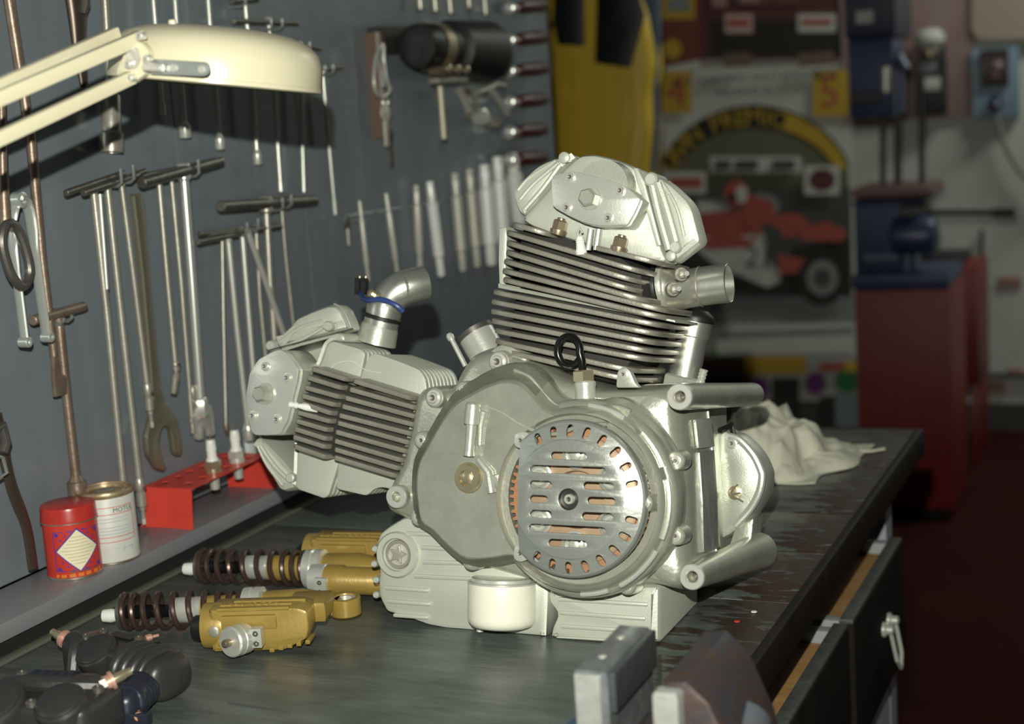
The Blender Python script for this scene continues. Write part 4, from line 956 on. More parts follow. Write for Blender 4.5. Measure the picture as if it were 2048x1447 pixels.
# ---- black brake calipers at the near left corner
BLK = mat('satin_black_castings', (.036, .035, .036), .3, .36, .3, 50, (.052, .049, .048), 20)
BLKB = mat('blue_black_casting', (.026, .029, .046), .3, .33, .2, 60)
COPW = mat('pinkish_copper_washer', (.62, .36, .28), .45, .4)
def blob(name, parent, m_, center, size, rot=0, n=28, p=3.2, ribs=0, ribd=0):
    """a rounded casting: superellipsoid, optionally ribbed along its length"""
    vs = []; fs = []; c, s = math.cos(rot), math.sin(rot)
    f = lambda v, e: math.copysign(abs(v) ** e, v); e = 2 / p
    for j in range(n // 2 + 1):
        v = -PI / 2 + PI * j / (n // 2)
        for i in range(n):
            u = 2 * PI * i / n
            z = size[2] / 2 * f(math.sin(v), e); x = size[0] / 2 * f(math.cos(v), e) * f(math.cos(u), e); y = size[1] / 2 * f(math.cos(v), e) * f(math.sin(u), e)
            vs.append((x, y, z))
    for j in range(n // 2):
        for i in range(n): fs.append((j * n + i, j * n + (i + 1) % n, (j + 1) * n + (i + 1) % n, (j + 1) * n + i))
    vs = [Vector((center[0] + x * c - y * s, center[1] + x * s + y * c, center[2] + z)) for x, y, z in vs]
    return MB().add(vs, fs).build(name, m_, parent, ang=60)
def banjo(parent, p, d, name='copper_bolt'):
    d = Vector(d).normalized()
    b = MB().lathe(p, d, [(0, .0075), (.004, .0075), (.0042, .0095), (.0075, .0095), (.0078, .0070)], 24).build(name, COPW, parent)
    MB().lathe(p, d, [(-.006, .0078), (.0, .0078)], 6).build('bolt_collar', WORN, b)
    MB().lathe(p, d, [(.0078, .0052), (.018, .0050), (.020, .0040), (.026, .0038)], 14).build('bolt_tip', BRASSY, b)
    return b
def ribs(parent, m_, p0, d, up, n, pitch, size):
    d = Vector(d).normalized(); pts = []; rad = []
    for k in range(n * 12 + 1):
        u = k / 12; pts.append(Vector(p0) + d * (pitch * (u - .5)))
        e = min(1, k / 3, (n * 12 - k) / 3) ** .5
        rad.append(size[0] * (.80 + .20 * e) * (.78 + .24 * abs(math.sin(PI * u)) ** .55))
    MB().tube(pts, rad, 24, flat=size[1]).build('ribbed_casting', m_, parent, ang=50)
# back caliper
k1 = P(225, 1350, Z=.0); tA = thing('brake_caliper', k1, 'black ribbed brake caliper with pink copper washers beside the ledge', 'caliper')
dA = (P(345, 1345, Z=.02) - P(110, 1290, Z=.02)); dA.z = 0; dA.normalize(); nA = Vector((-dA.y, dA.x, 0)); rA = math.atan2(dA.y, dA.x)
zA = .024
cA = P(225, 1320, Z=zA)
blob('caliper_body', tA, BLK, cA, (.112, .050, .042), rA, n=36, p=7)
MB().lathe(cA - nA * .012 + Vector((0, 0, .004)), Vector((0, 0, 1)) - nA * .55, [(-.010, .021), (.012, .023), (.016, .0225), (.0175, .0205), (.019, .0205), (.0205, .018), (.021, 0)], 32).build('piston_cap', BLK, tA)
for u_, v_ in ((-.034, -.004), (-.030, .016), (.026, .016)):
    MB().lathe(cA + dA * u_ + nA * v_ + Vector((0, 0, .019)), (0, 0, 1), [(0, .0055), (.004, .0055), (.0055, .004), (.0055, .0024), (.003, .002), (.003, 0)], 14).build('caliper_bolt', DSTEEL, tA)
MB().tube(catmull([tuple(cA - dA * .055 - nA * .006 + Vector((0, 0, .016))), tuple(cA - dA * .040 - nA * .012 + Vector((0, 0, .021))), tuple(cA - dA * .030 - nA * .022 + Vector((0, 0, .012))), tuple(cA - dA * .026 - nA * .030 + Vector((0, 0, -.006)))], 4, False), .008, 10).build('fluid_gallery', BLK, tA)
blob('bridge_end', tA, BLK, cA + dA * .088 - nA * .006, (.030, .056, .046), rA, p=2.6)
ribs(tA, BLK, cA + dA * .040 - nA * .006 + Vector((0, 0, .002)), dA, (0, 0, 1), 4, .013, (.0315, .82))
blob('inlet_boss', tA, BLK, cA - dA * .062 + nA * .006 + Vector((0, 0, .004)), (.036, .026, .026), rA, p=2.4)
MB().box(cA + dA * .004 + nA * .014 + Vector((0, 0, .0225)), (.034, .012, .002), Matrix.Rotation(rA, 3, 'Z'), 0, 0).build('pad_slot', RUBBER, tA)
banjo(tA, cA - dA * .080 + nA * .008 + Vector((0, 0, .006)), -dA + Vector((0, 0, .25)))
MB().lathe(cA + dA * .022 + nA * .028 + Vector((0, 0, .018)), nA + dA * .4, [(0, .0035), (.006, .0035), (.008, .0018), (.014, .0016)], 10).build('bleed_nipple', COPW, tA)
banjo_tab = prism  # (unused alias kept simple)
tabc = cA + dA * .082 - nA * .045
MB().plate([roundc([(-.010, -.014), (.010, -.014), (.012, .02), (-.012, .02)], .008, 4), circ(0, -.004, .004, 14)], .006, .001, 0, lambda x, y, z: Vector((tabc.x + dA.x * x + nA.x * y, tabc.y + dA.y * x + nA.y * y, .014 + z))).build('mounting_tab', BLK, tA)
# front caliper
tB = thing('brake_caliper', P(120, 1440, Z=0), 'black brake caliper in the near corner with orange copper bolt on top', 'caliper')
cB = P(105, 1425, Z=.026)
dB = (P(300, 1392, Z=.02) - P(40, 1378, Z=.02)); dB.z = 0; dB.normalize(); nB = Vector((-dB.y, dB.x, 0)); rB = math.atan2(dB.y, dB.x)
blob('caliper_body', tB, BLK, cB, (.122, .082, .048), rB, n=36, p=6)
for u_, v_, r_ in ((-.034, -.030, .029), (.030, -.022, .025)):
    MB().lathe(cB + dB * u_ + nB * v_ + Vector((0, 0, .008)), Vector((0, 0, 1)) - nB * .5, [(-.016, r_), (.014, r_), (.018, r_ * .97), (.020, r_ * .86), (.0215, r_ * .86), (.024, r_ * .72), (.0245, 0)], 36).build('piston_cap', BLK, tB)
MB().tube(catmull([tuple(cB - dB * .05 + nB * .004 + Vector((0, 0, .024))), tuple(cB - dB * .02 - nB * .004 + Vector((0, 0, .030))), tuple(cB + dB * .012 + nB * .002 + Vector((0, 0, .028))), tuple(cB + dB * .045 + nB * .018 + Vector((0, 0, .022)))], 4, False), .0085, 10).build('fluid_gallery', BLK, tB)
for u_, v_ in ((-.05, .030), (.004, -.036), (.050, .004)):
    MB().lathe(cB + dB * u_ + nB * v_ + Vector((0, 0, .022)), (0, 0, 1), [(0, .006), (.004, .006), (.0058, .0045), (.0058, .0026), (.003, .002), (.003, 0)], 14).build('caliper_bolt', DSTEEL, tB)
blob('ribbed_bridge', tB, BLKB, cB + nB * .050 - dB * .022 + Vector((0, 0, -.004)), (.085, .040, .040), rB, p=3)
ribs(tB, BLKB, cB + nB * .050 - dB * .050 - Vector((0, 0, .002)), dB, (0, 0, 1), 4, .012, (.024, .95))
MB().box(cB + nB * .047 + dB * .014 + Vector((0, 0, .0165)), (.044, .014, .002), Matrix.Rotation(rB, 3, 'Z'), 0, 0).build('pad_slot', RUBBER, tB)
blob('bleed_housing', tB, BLK, cB + nB * .030 + dB * .020 + Vector((0, 0, .008)), (.052, .036, .038), rB, p=2.4)
MB().plate([slot(0, 0, .05, .010)], .002, 0, 0, lambda x, y, z: cB + dB * (x - .028) + nB * (y + .012) + Vector((0, 0, .0252 + z))).build('pad_slot', RUBBER, tB)
banjo(tB, P(212, 1366, Z=.05), (P(260, 1342, Z=.056) - P(212, 1366, Z=.05)))
# third, blue-black half
tC = thing('brake_caliper', P(262, 1410, Z=0), 'small blue-black ribbed caliper half wedged at the right of the front caliper', 'caliper')
cC = P(262, 1392, Z=.02); dC = (P(300, 1362, Z=.02) - P(235, 1425, Z=.02)); dC.z = 0; dC.normalize(); rC = math.atan2(dC.y, dC.x)
blob('caliper_half', tC, BLKB, cC, (.068, .040, .036), rC, p=2.8)
ribs(tC, BLKB, cC - dC * .014, dC, (0, 0, 1), 3, .015, (.0225, .85))
MB().box(P(250, 1436, Z=.008), (.012, .05, .014), Matrix.Rotation(rC, 3, 'Z'), 0, .002).build('bracket', BLKB, tC)
for z_, (x, y) in ((0, (262, 1420)), (1, (276, 1432))):
    MB().lathe(P(x, y, Z=.009), (.6, -.6, .3), [(0, .006), (.003, .006), (.0035, .0045), (.008, .0045), (.009, .002)], 14).build('copper_nipple', COPPER, tC)

# ---- crumpled rag
RAG = mat('off_white_rag', (.66, .66, .54), 0, .9, .3, 90, (.58, .58, .47), 10)
rc = P(1592, 925, Z=0) + Vector((-.022, -.01, 0))
def ragf(u, v):
    x = (u - .5) * 2; y = (v - .5) * 2
    ang = math.atan2(y, x)
    rr = .92 + .13 * math.sin(ang * 3 + .7) + .06 * math.sin(ang * 7 + 2)
    d = max(0, 1 - (abs(x) ** 3 + abs(y) ** 3) ** (1 / 3))
    ridge = lambda sx, sy, o: 1 - abs(2 * noise.noise(Vector((x * sx + o, y * sy + .5 * x * sx, o * 1.7))))
    fold = .50 * ridge(1.5, 1.3, .9) + .30 * ridge(2.8, 2.4, 5.1) + .13 * ridge(5.5, 5.0, 2.2) + .03 * ridge(11, 10, 4.2)
    hump = max(0, 1 - ((x + .30) ** 2 * 1.3 + (y + .05) ** 2 * .9))
    hgt = (1 - (1 - min(1, d * 3.0)) ** 2) * (.010 + .050 * hump ** .7 + .044 * fold * (.45 + .55 * hump))
    return Vector((rc.x + x * .108 * rr + .01 * y, rc.y + y * .135 * rr, .0012 + hgt))
rg_ = MB().grid(110, 90, ragf)
rag = rg_.build('shop_rag', RAG, None, ang=60, label='crumpled off-white cloth rag lying behind the engine', cat='rag')
sd = rag.modifiers.new('thickness', 'SOLIDIFY'); sd.thickness = .0015
MB().tube(catmull([tuple(P(x, y, Z=.004)) for x, y in ((1690, 905), (1712, 898), (1735, 902), (1768, 897))], 4, False), [.0035] * 13, 8, flat=.6).build('rag_tail', RAG, rag)

# ---- the vise at the near edge
VIS = mat('worn_grey_vise_steel', (.13, .145, .16), .5, .36, .6, 60, (.27, .285, .29), 60, .7)
VISR = mat('rust_brown_vise_body', (.075, .042, .027), .3, .45, .6, 60, (.034, .042, .058), 34, .6)
VFACE = mat('bright_jaw_face', (.62, .63, .60), .5, .34, .3, 80, (.40, .41, .39), 70, .7)
ZV = .12
def vise_block(name, px_pts, z_top, z_bot, m_, parent, bev=.003):
    lp = [(P(x, y, Z=z_top).x, P(x, y, Z=z_top).y) for x, y in px_pts]
    return MB().plate([lp], z_top - z_bot, bev, 0, lambda x, y, z: (x, y, (z_top + z_bot) / 2 + z)).build(name, m_, parent)
vt_ = thing('bench_vise', (-.40, 1.05, 0), 'steel bench vise with worn grey jaws on the near bench edge', 'vise')
jl = [P(1146, 1336, Z=ZV), P(1216, 1340, Z=ZV), P(1308, 1252, Z=ZV), P(1256, 1246, Z=ZV)]
y0 = jl[0].y; yE = jl[3].y
def jaw(name, xa, xb, ya, yb_, z0, z1, m_, bev=.003):
    return slab(name, (xa, ya, z0), (xb, yb_, z1), m_, vt_, bev)
j1 = jaw('fixed_jaw', jl[0].x, jl[1].x, y0, yE, .045, ZV, VIS, .005)
j1b = jaw('jaw_plate', jl[1].x + .0002, jl[1].x + .006, y0 + .001, yE - .004, .085, ZV - .002, mat('dark_jaw_plate', (.11, .12, .13), .6, .4, .6, 120), .001)
slab('jaw_end', (jl[0].x + .002, y0 - .003, .06), (jl[1].x - .006, y0 + .0005, ZV - .003), VFACE, j1, .0015)
for yy in (.03, .075): MB().lathe((jl[0].x + .014, y0 + yy, ZV), (0, 0, 1), [(-.002, .0035), (.0006, .0035), (.001, .002), (.001, 0)], 12).build('jaw_screw', STEEL, j1)
MB().tube([(jl[0].x - .016, y0 - .01, .031), (jl[0].x - .010, y0 + .03, .034), (jl[0].x, y0 + .06, .05)], [.03, .028, .02], 16).build('vise_shoulder', mat('blue_vise_paint', (.035, .075, .13), .2, .4, .2, 40), vt_)
xr0 = P(1312, 1372, Z=ZV).x; xr1 = P(1376, 1372, Z=ZV).x; yr0 = P(1340, 1372, Z=ZV).y
j2 = jaw('jaw_plate', xr0, xr1 - .004, yr0 - .012, yr0 + .002, .05, ZV, VFACE, .004)
lp = [(yr0, .0), (yr0 + .02, .02), (yr0 + .155, .05)]
mbv = MB()
prof = [(xr0 + .004, .045), (xr0 + .004, ZV + .002), (xr0 + .022, ZV + .004), (xr0 + .040, ZV - .012), (xr0 + .060, ZV - .06), (xr0 + .068, .02), (xr0 + .068, -.0), (xr0 + .004, .0)]
mbv.plate([prof], .115, .004, 0, lambda x, y, z: (x, yr0 + .060 - z, y)).build('moving_jaw', VISR, vt_)
MB().tube([(xr0 + .050, yr0 + .0, .034), (xr0 + .045, yr0 + .035, .044), (xr0 + .042, yr0 + .08, .06)], [.032, .030, .026], 20).build('jaw_hump', mat('blue_grey_vise_paint', (.12, .15, .19), .35, .35, .2, 40, (.17, .11, .07), 20, .6), vt_)
slab('vise_base', (jl[0].x - .03, y0 - .06, .0003), (min(xr0 + .05, XE - .014), yE + .01, .045), VISR, vt_, .006)
# specks of dirt on the bench
for (x, y, m_, nm, lb) in ((1508, 1223, mat('white_speck', (.7, .7, .66), 0, .8), 'paint_chip', 'tiny white chip lying on the worn bench right of the engine'), (1474, 1242, RED, 'paint_chip', 'tiny red chip lying on the worn bench right of the engine')):
    p = P(x, y, Z=.0006); MB().lathe(p, (0, 0, 1), [(0, .0035), (.0008, .003), (.0012, 0)], 7).build(nm, m_, None, label=lb, cat='chip')
MB().tube([P(455, 1403, Z=.0008), P(520, 1412, Z=.0008), P(580, 1422, Z=.0008)], .0006, 6).build('wire_bristle', DSTEEL, None, label='thin dark wire lying on the near bench top', cat='wire')

# ================================================================ the lamp
LAMP = mat('cream_lamp_enamel', (.64, .595, .43), 0, .3, .04, 40)
hcn = P(431, 168, D=1.50)
lamp = thing('work_lamp', P(-60, 330, D=1.25), 'cream round work lamp on a jointed double arm at top left', 'lamp')
rv_ = ray(431, 168).normalized(); tl_ = RIGHT * .055 - DOWN; tl_ = (tl_ - rv_ * (tl_.dot(rv_) - .012)).normalized()
RL = .1005
sh = MB().lathe(hcn, tl_, [(.006, RL * .93), (.0, RL * .97), (-.001, RL), (.002, RL * 1.004), (.022, RL * 1.0), (.034, RL * .96), (.043, RL * .86), (.049, RL * .70), (.0525, RL * .45), (.0535, RL * .2), (.0537, 0)], 64, closed=False).build('lamp_shade', LAMP, lamp)
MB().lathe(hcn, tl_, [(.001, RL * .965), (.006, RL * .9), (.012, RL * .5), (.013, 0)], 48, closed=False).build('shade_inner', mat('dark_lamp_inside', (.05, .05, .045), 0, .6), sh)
MB().lathe(hcn, tl_, [(-.0015, RL * .99), (-.0005, RL * 1.012), (.003, RL * 1.012), (.004, RL)], 64, closed=False).build('shade_rim', LAMP, sh)
def bar(name, a, b, wd, ht, m_, parent, groove=False):
    A, B = Vector(a), Vector(b); d = (B - A); L = d.length; d.normalize()
    s = d.cross(Vector((0, 0, 1))).normalized(); u = s.cross(d).normalized(); c = (A + B) / 2
    R_ = Matrix((d, s, u)).transposed()
    o = MB().box(c, (L, wd, ht), R_, 0, min(wd, ht) * .18).build(name, m_, parent)
    if groove: MB().box(c + (-s if s.dot(CAM - c) < 0 else s) * (wd * .5), (L * .98, .0006, ht * .25), R_).build('arm_groove', mat('lamp_groove', (.42, .37, .22), 0, .5), o)
    return o
bar('upper_arm', P(-60, 197, D=1.29), P(232, 66, D=1.44), .010, .0115, LAMP, lamp)
bar('upper_arm', P(-60, 222, D=1.27), P(283, 74, D=1.405), .010, .0130, LAMP, lamp)
bar('lower_arm', P(-60, 304, D=1.27), P(262, 155, D=1.405), .010, .0125, LAMP, lamp)
jt = prism('joint_bracket', [(250, 90), (282, 84), (296, 100), (298, 130), (288, 150), (262, 168), (236, 162), (232, 140), (246, 112)], P(265, 125, D=1.40).y, P(265, 125, D=1.40).y + .008, LAMP, lamp, .001, rnd=.003)
prism('joint_bracket', [(222, 112), (248, 104), (246, 160), (218, 152)], P(265, 125, D=1.42).y + .02, P(265, 125, D=1.42).y + .026, LAMP, lamp, .001)
prism('joint_cover', [(252, 100), (272, 92), (280, 118), (270, 138), (252, 136)], P(265, 125, D=1.398).y - .002, P(265, 125, D=1.398).y, STEEL, jt, .0006, rnd=.004)
for x, y in ((279, 72), (292, 118), (259, 156), (256, 128)):
    bolt(x, y, P(265, 125, D=1.392).y, .0028, jt, STEEL, name='rivet')
# steel strap to the shade
ys_ = P(355, 135, D=1.385).y
stp = prism('shade_strap', [(300, 118), (410, 124), (418, 132), (418, 146), (408, 153), (300, 149)], ys_, ys_ + .0025, mat('dull_zinc', (.42, .45, .44), .6, .4), lamp, .0006, rnd=.003)
MB().cyl(P(288, 134, Y=ys_ - .004), P(326, 136, Y=ys_ - .004), .0042, 14, bev=.001).build('strap_pin', STEEL, stp)
for x, y in ((348, 136), (404, 139)): MB().lathe(P(x, y, Y=ys_), (0, -1, 0), [(0, .0038), (.001, .0036), (.0016, .002), (.0018, 0)], 14).build('rivet', STEEL, stp)
lk = [P(280, 92, D=1.41), P(302, 78, D=1.42), P(328, 74, D=1.43), P(345, 76, D=1.44)]
MB().tube(catmull([tuple(p) for p in lk], 4, False), .0036, 10).build('shade_link', LAMP, lamp)
kb = P(347, 68, D=1.45)
tb_ = MB().lathe(kb + Vector((0, 0, -.006)), (0, 0, 1), [(0, .0075), (.004, .0075), (.005, .0055), (.009, .0055), (.0095, .004), (.018, .0038), (.019, .003)], 14).build('top_knob', LAMP, lamp)
MB().lathe(kb + Vector((0, 0, -.001)), (0, 0, 1), [(0, .0072), (.004, .0072), (.005, .005)], 6).build('knob_nut', STEEL, tb_)

# ================================================================ tools hanging on the board
def B_(px, py, off): return P(px, py, X=XP + off)
def pxm(px, py): return (B_(px, py, 0) - CAM).dot(FWD) / FPX
HOOK = mat('hook_steel', (.45, .47, .46), .7, .35)
def hook(px, py, off=.045, up=22):
    off = .6 * off; e = B_(px, py, off); a = Vector((XP, e.y, e.z)); t = e + Vector((.004, 0, up * .00065))
    MB().tube([a, a + Vector((off * .6, 0, 0)), e - Vector((.003, 0, 0)), e + Vector((.003, 0, .004)), t], .0022, 8).build('hook', HOOK, tb)
def rodpath(pts, off, n=4):
    q = [B_(x, y, off) for x, y in pts]
    return q
BARM = mat('blackened_bar_steel', (.24, .23, .205), .7, .34, .1, 200, (.13, .12, .105), 40, .8)
def t_wrench(label, bar_, rod, off, rr, rb, m_, end=None, endm=None, name='t_wrench', cat='wrench', baroff=(0, 0), group=None, grip=False):
    """a T-handled wrench: cross bar, rod and a socket or joint at its tip"""
    off *= .62; baroff = (baroff[0] * .5, 0)
    q = rodpath(rod, off); t = thing(name, q[-1], label, cat, group)
    MB().tube(q, rr, 12).build('shaft', m_, t)
    if bar_:
        a, b = B_(*bar_[0], off + baroff[0]), B_(*bar_[1], off + baroff[1])
        MB().cyl(a, b, rb, 14, bev=rb * .2).build('cross_bar', BARM if m_ is not RUSTY else m_, t)
        d = (q[1] - q[0]).normalized()
        MB().lathe(q[0] - d * rb * 1.3, d, [(0, rb * 1.05), (rb * .3, rb * 1.25), (rb * 2.6, rb * 1.25), (rb * 3, rr * 1.1)], 14).build('hub', m_, t)
    d = (q[-1] - q[-2]).normalized(); e = q[-1]
    if end == 'socket':
        L, r2 = endm
        MB().lathe(e, d, [(-L * 1.2, rr), (-L * .9, r2 * .8), (-L * .85, r2), (-.001, r2), (0, r2 * .93), (0, r2 * .7), (-L * .6, r2 * .68), (-L * .6, 0)], 18).build('socket', m_, t)
    elif end == 'joint':
        L, r2 = endm
        jb = MB().lathe(e, d, [(-L, rr), (-L * .92, r2), (-L * .62, r2 * 1.05), (-L * .55, r2 * .8), (-L * .5, r2 * 1.1), (-L * .12, r2 * 1.05), (-L * .08, r2 * .8), (0, r2 * .55), (L * .3, r2 * .5)], 12).build('universal_joint', m_, t)
        MB().lathe(e - d * L * .68 + Vector((r2 * 1.0, 0, 0)), (1, 0, 0), [(-.002, r2 * .45), (.002, r2 * .4), (.0025, 0)], 10).build('joint_pin', DSTEEL, jb)
        MB().lathe(e + d * L * .25, d, [(0, r2 * .52), (L * .22, r2 * .5), (L * .24, r2 * .4)], 4).build('square_tip', STEEL, jb)
    elif end == 'tip':
        L, r2 = endm
        MB().lathe(e, d, [(-L, rr), (-L * .96, r2), (-.001, r2), (0, r2 * .8)], 12).build('tip', STEEL, t)
    return t
# upper row
t_wrench('long steel box wrench with wide stepped socket, hanging left of the lamp', [(160, -64), (250, -74)], [(204, -70), (210, 0), (222, 200)], .03, .0056, .006, WORN, None, name='box_wrench')
bw = bpy.data.objects['box_wrench']
e = B_(222, 190, .0186); d = (B_(223, 300, .0186) - e); L = d.length
MB().lathe(e, d, [(-.006, .006), (0, .0110), (.002, .0122), (L * .66, .0124), (L * .70, .0152), (L * .97, .0152), (L * 1.04, .0145), (L * 1.04, .0110), (L * .8, .0105), (L * .8, 0)], 28).build('socket', WORN, bw)
t_wrench('short T wrench with small plain tip, first under the lamp shade', [(272, -58), (332, -64)], [(302, -60), (315, 100), (325, 230)], .03, .0031, .005, STEEL, 'tip', (.016, .0046))
t_wrench('T wrench with wide silver socket, second under the lamp shade', [(314, -72), (378, -78)], [(345, -74), (357, 100), (371, 276)], .03, .0035, .005, STEEL, 'socket', (.020, .0082))
t_wrench('T wrench with silver socket, third under the lamp shade', [(382, -56), (444, -62)], [(412, -60), (424, 100), (441, 299)], .03, .0034, .005, STEEL, 'socket', (.018, .0070))
t_wrench('T wrench with small silver socket hanging lowest of the four socketed ones under the lamp', [(462, 3), (514, -2)], [(487, -30), (499, 100), (516, 329)], .03, .0034, .0045, STEEL, 'socket', (.018, .0064))
t_wrench('slim T wrench with slotted cross bar just above the lamp shade top', [(468, 42), (594, 46)], [(537, 42), (548, 180), (562, 384)], .03, .0032, .0042, STEEL, 'tip', (.016, .0042), baroff=(.01, -.005))
t_wrench('slim T wrench passing behind the right end of the lamp shade', [(566, 86), (640, 97)], [(599, 90), (603, 220), (608, 384)], .025, .0031, .0036, STEEL, None, baroff=(.008, -.004))
t_wrench('thin T wrench hanging right of the lamp shade, reaching lowest of the row', [(628, 142), (684, 134)], [(645, 140), (656, 270), (671, 430)], .025, .0029, .0036, STEEL, 'tip', (.026, .0038))
for x, y in ((540, 60), (562, 58), (600, 104), (617, 104), (648, 150), (664, 148), (488, 12)): hook(x, y)
# middle cluster
t_wrench('big chrome T wrench with thick cross bar and thick shaft in the middle cluster', [(282, 366), (440, 322)], [(367, 342), (384, 560), (402, 812)], .05, .0068, .0078, CHROME, None, baroff=(.02, -.01))
big = [o for o in bpy.data.objects if o.name.startswith('t_wrench') and o.parent is None][-1]
e = B_(401, 800, .031); d = (B_(408, 872, .031) - e)
MB().lathe(e, d, [(-.004, .0072), (0, .0098), (.020, .0108), (.024, .0085)], 6).build('hex_shank', CHROME, big)
lpz = [(-.016, .0), (.016, .0), (.0195, -.016), (.0185, -.044), (.006, -.046), (.003, -.030), (-.003, -.030), (-.006, -.046), (-.0185, -.044), (-.0195, -.016)]
ec_ = B_(403, 812, .028); yv = Vector((.15, .98, 0)).normalized()
MB().plate([roundc(lpz, .004)], .007, .001, 0, lambda x, y, z: ec_ + yv * x + Vector((0, 0, y)) + Vector((.98, -.15, 0)) * z, back=True).build('claw_end', CHROME, big)
t_wrench('long steel T wrench with universal joint, leftmost of the two that reach the ledge', [(131, 386), (248, 346)], [(186, 372), (215, 640), (252, 1028)], .05, .0048, .0042, WORN, 'joint', (.042, .0062), baroff=(.02, -.01))
t_wrench('long steel T wrench with universal joint, right of the two that reach the ledge', [(166, 386), (276, 350)], [(214, 368), (243, 640), (285, 1018)], .05, .0048, .0042, WORN, 'joint', (.042, .0062), baroff=(.025, -.005))
t_wrench('thin short rod hanging in front of the left long T wrench', None, [(200, 388), (207, 480), (214, 578)], .062, .0026, .004, STEEL, None, name='feeler_rod', cat='rod')
t_wrench('T wrench with slotted universal joint hanging left of the big open spanner', [(205, 376), (290, 342)], [(242, 362), (268, 560), (301, 826)], .045, .0042, .004, WORN, 'joint', (.040, .0055), baroff=(.02, -.01))
t_wrench('T wrench with bent universal joint tip hanging right of the big open spanner', [(285, 352), (362, 336)], [(317, 352), (335, 560), (352, 742)], .045, .0040, .004, WORN, 'joint', (.014, .0050))
o = [q for q in bpy.data.objects if q.name.startswith('t_wrench') and q.parent is None][-1]
e = B_(352, 746, .028); f_ = B_(347, 785, .031)
MB().lathe(e, f_ - e, [(0, .0045), (.010, .0055), (.014, .0045), (.022, .0048), (.030, .0040)], 12).build('bent_tip', WORN, o)
t_wrench('T wrench with hooked split tip hanging against the big chrome T wrench', [(318, 350), (372, 335)], [(342, 350), (362, 560), (386, 866)], .04, .0036, .004, WORN, None)
o = [q for q in bpy.data.objects if q.name.startswith('t_wrench') and q.parent is None][-1]
lo_ = [B_(x, y, .031) for x, y in ((386, 800), (394, 812), (401, 830), (396, 838), (386, 832), (382, 845))]
MB().tube(catmull([tuple(p) for p in lo_], 4, False), .0018, 8).build('spring_clip', STEEL, o)
MB().lathe(B_(384, 770, .025), (B_(386, 800, .025) - B_(384, 770, .025)), [(0, .004), (.004, .0056), (.016, .0056), (.020, .004)], 12).build('collar', WORN, o)
# big open-ended spanner
sp_px = [(262, 388), (282, 386), (296, 560), (316, 770), (326, 800), (338, 816), (352, 842), (359, 880), (360, 906), (354, 913), (345, 906), (341, 880), (338, 858), (329, 848), (319, 856), (314, 880), (318, 906), (328, 932), (324, 943), (308, 936), (292, 908), (289, 872), (298, 834), (302, 800), (282, 560)]
lpq = [(B_(x, y, .016).y, B_(x, y, .016).z) for x, y in sp_px]
MB().plate([roundc(lpq, .004)], .010, .003, 0, lambda x, y, z: (XP + .016 + z, x, y), back=True).build('open_spanner', mat('bronze_tinted_steel', (.34, .32, .24), .75, .34), None, label='big open-ended spanner hanging jaw down in the middle cluster', cat='spanner')
for x, y in ((240, 372), (265, 364), (395, 352)): hook(x, y, .07, 34)
# right cluster
t_wrench('T wrench with fat cross bar and thick shaft, highest of the right cluster', [(440, 413), (628, 400)], [(532, 408), (540, 560), (552, 720)], .05, .0056, .0084, WORN, 'socket', (.02, .0095), baroff=(.015, -.01))
t_wrench('slim rod wrench hanging at the right edge of the fat T wrench', [(545, 398), (588, 394)], [(562, 400), (572, 520), (588, 660)], .04, .0031, .004, WORN, None)
t_wrench('steel T wrench whose tip hangs behind the spark plugs', [(396, 484), (505, 462)], [(456, 474), (474, 660), (499, 880)], .05, .0044, .0042, STEEL, 'socket', (.018, .007), baroff=(.02, -.01))
t_wrench('thin T rod with brass tip hanging left of the spark plugs', [(398, 468), (480, 456)], [(444, 464), (447, 640), (452, 856)], .04, .0027, .0036, WORN, None, baroff=(.015, -.01))
o = [q for q in bpy.data.objects if q.name.startswith('t_wrench') and q.parent is None][-1]
e = B_(452, 850, .025); MB().lathe(e, (0, .1, -1), [(-.004, .003), (0, .004), (.008, .004), (.010, .0025), (.014, .002)], 10).build('brass_tip', BRASS, o)
t_wrench('steel T wrench hanging straight behind the forward cylinder head', [(420, 470), (562, 452)], [(484, 462), (495, 600), (508, 760)], .045, .0042, .004, STEEL, None, baroff=(.02, -.012))
t_wrench('darker steel T wrench nearest the fat T wrench shaft', [(470, 462), (556, 450)], [(512, 456), (520, 600), (534, 740)], .035, .0034, .004, WORN, None, baroff=(.01, -.01))
t_wrench('loose steel rod leaning diagonally across the right cluster', None, [(494, 458), (530, 560), (572, 680)], .066, .0044, .004, STEEL, None, name='leaning_rod', cat='rod')
for x, y in ((563, 420), (580, 414), (492, 470), (514, 462)): hook(x, y, .07, 28)
# left edge tools
pb_ = thing('pry_bar', B_(116, 788, .03), 'long brown rusty pry bar with flat chisel end at far left', 'pry bar')
MB().tube(rodpath([(6, -80), (18, 0), (61, 276), (84, 520), (108, 712)], .03), [.0068, .0068, .0062, .0055, .005], 14).build('shaft', RUSTY, pb_)
lpq = [(B_(x, y, .03).y, B_(x, y, .03).z) for x, y in ((104, 705), (112, 704), (119, 745), (131, 752), (131, 788), (108, 794), (105, 760))]
MB().plate([roundc(lpq, .002)], .006, .0015, 0, lambda x, y, z: (XP + .03 + z, x, y), back=True).build('chisel_end', RUSTY, pb_)
aw = thing('adjustable_wrench', B_(160, 150, .03), 'dark steel adjustable wrench handle hanging above the lamp arm', 'wrench')
MB().tube(rodpath([(146, -50), (150, 0), (154, 30), (157, 85), (168, 175)], .03), [.0165, .0155, .0150, .0112, .006], 14, flat=.6).build('handle', mat('dark_brown_steel', (.10, .075, .06), .6, .35), aw)
MB().tube(rodpath([(168, -20), (170, 10), (166, 28)], .042), [.006, .006, .004], 10).build('jaw_nut', DSTEEL, aw)
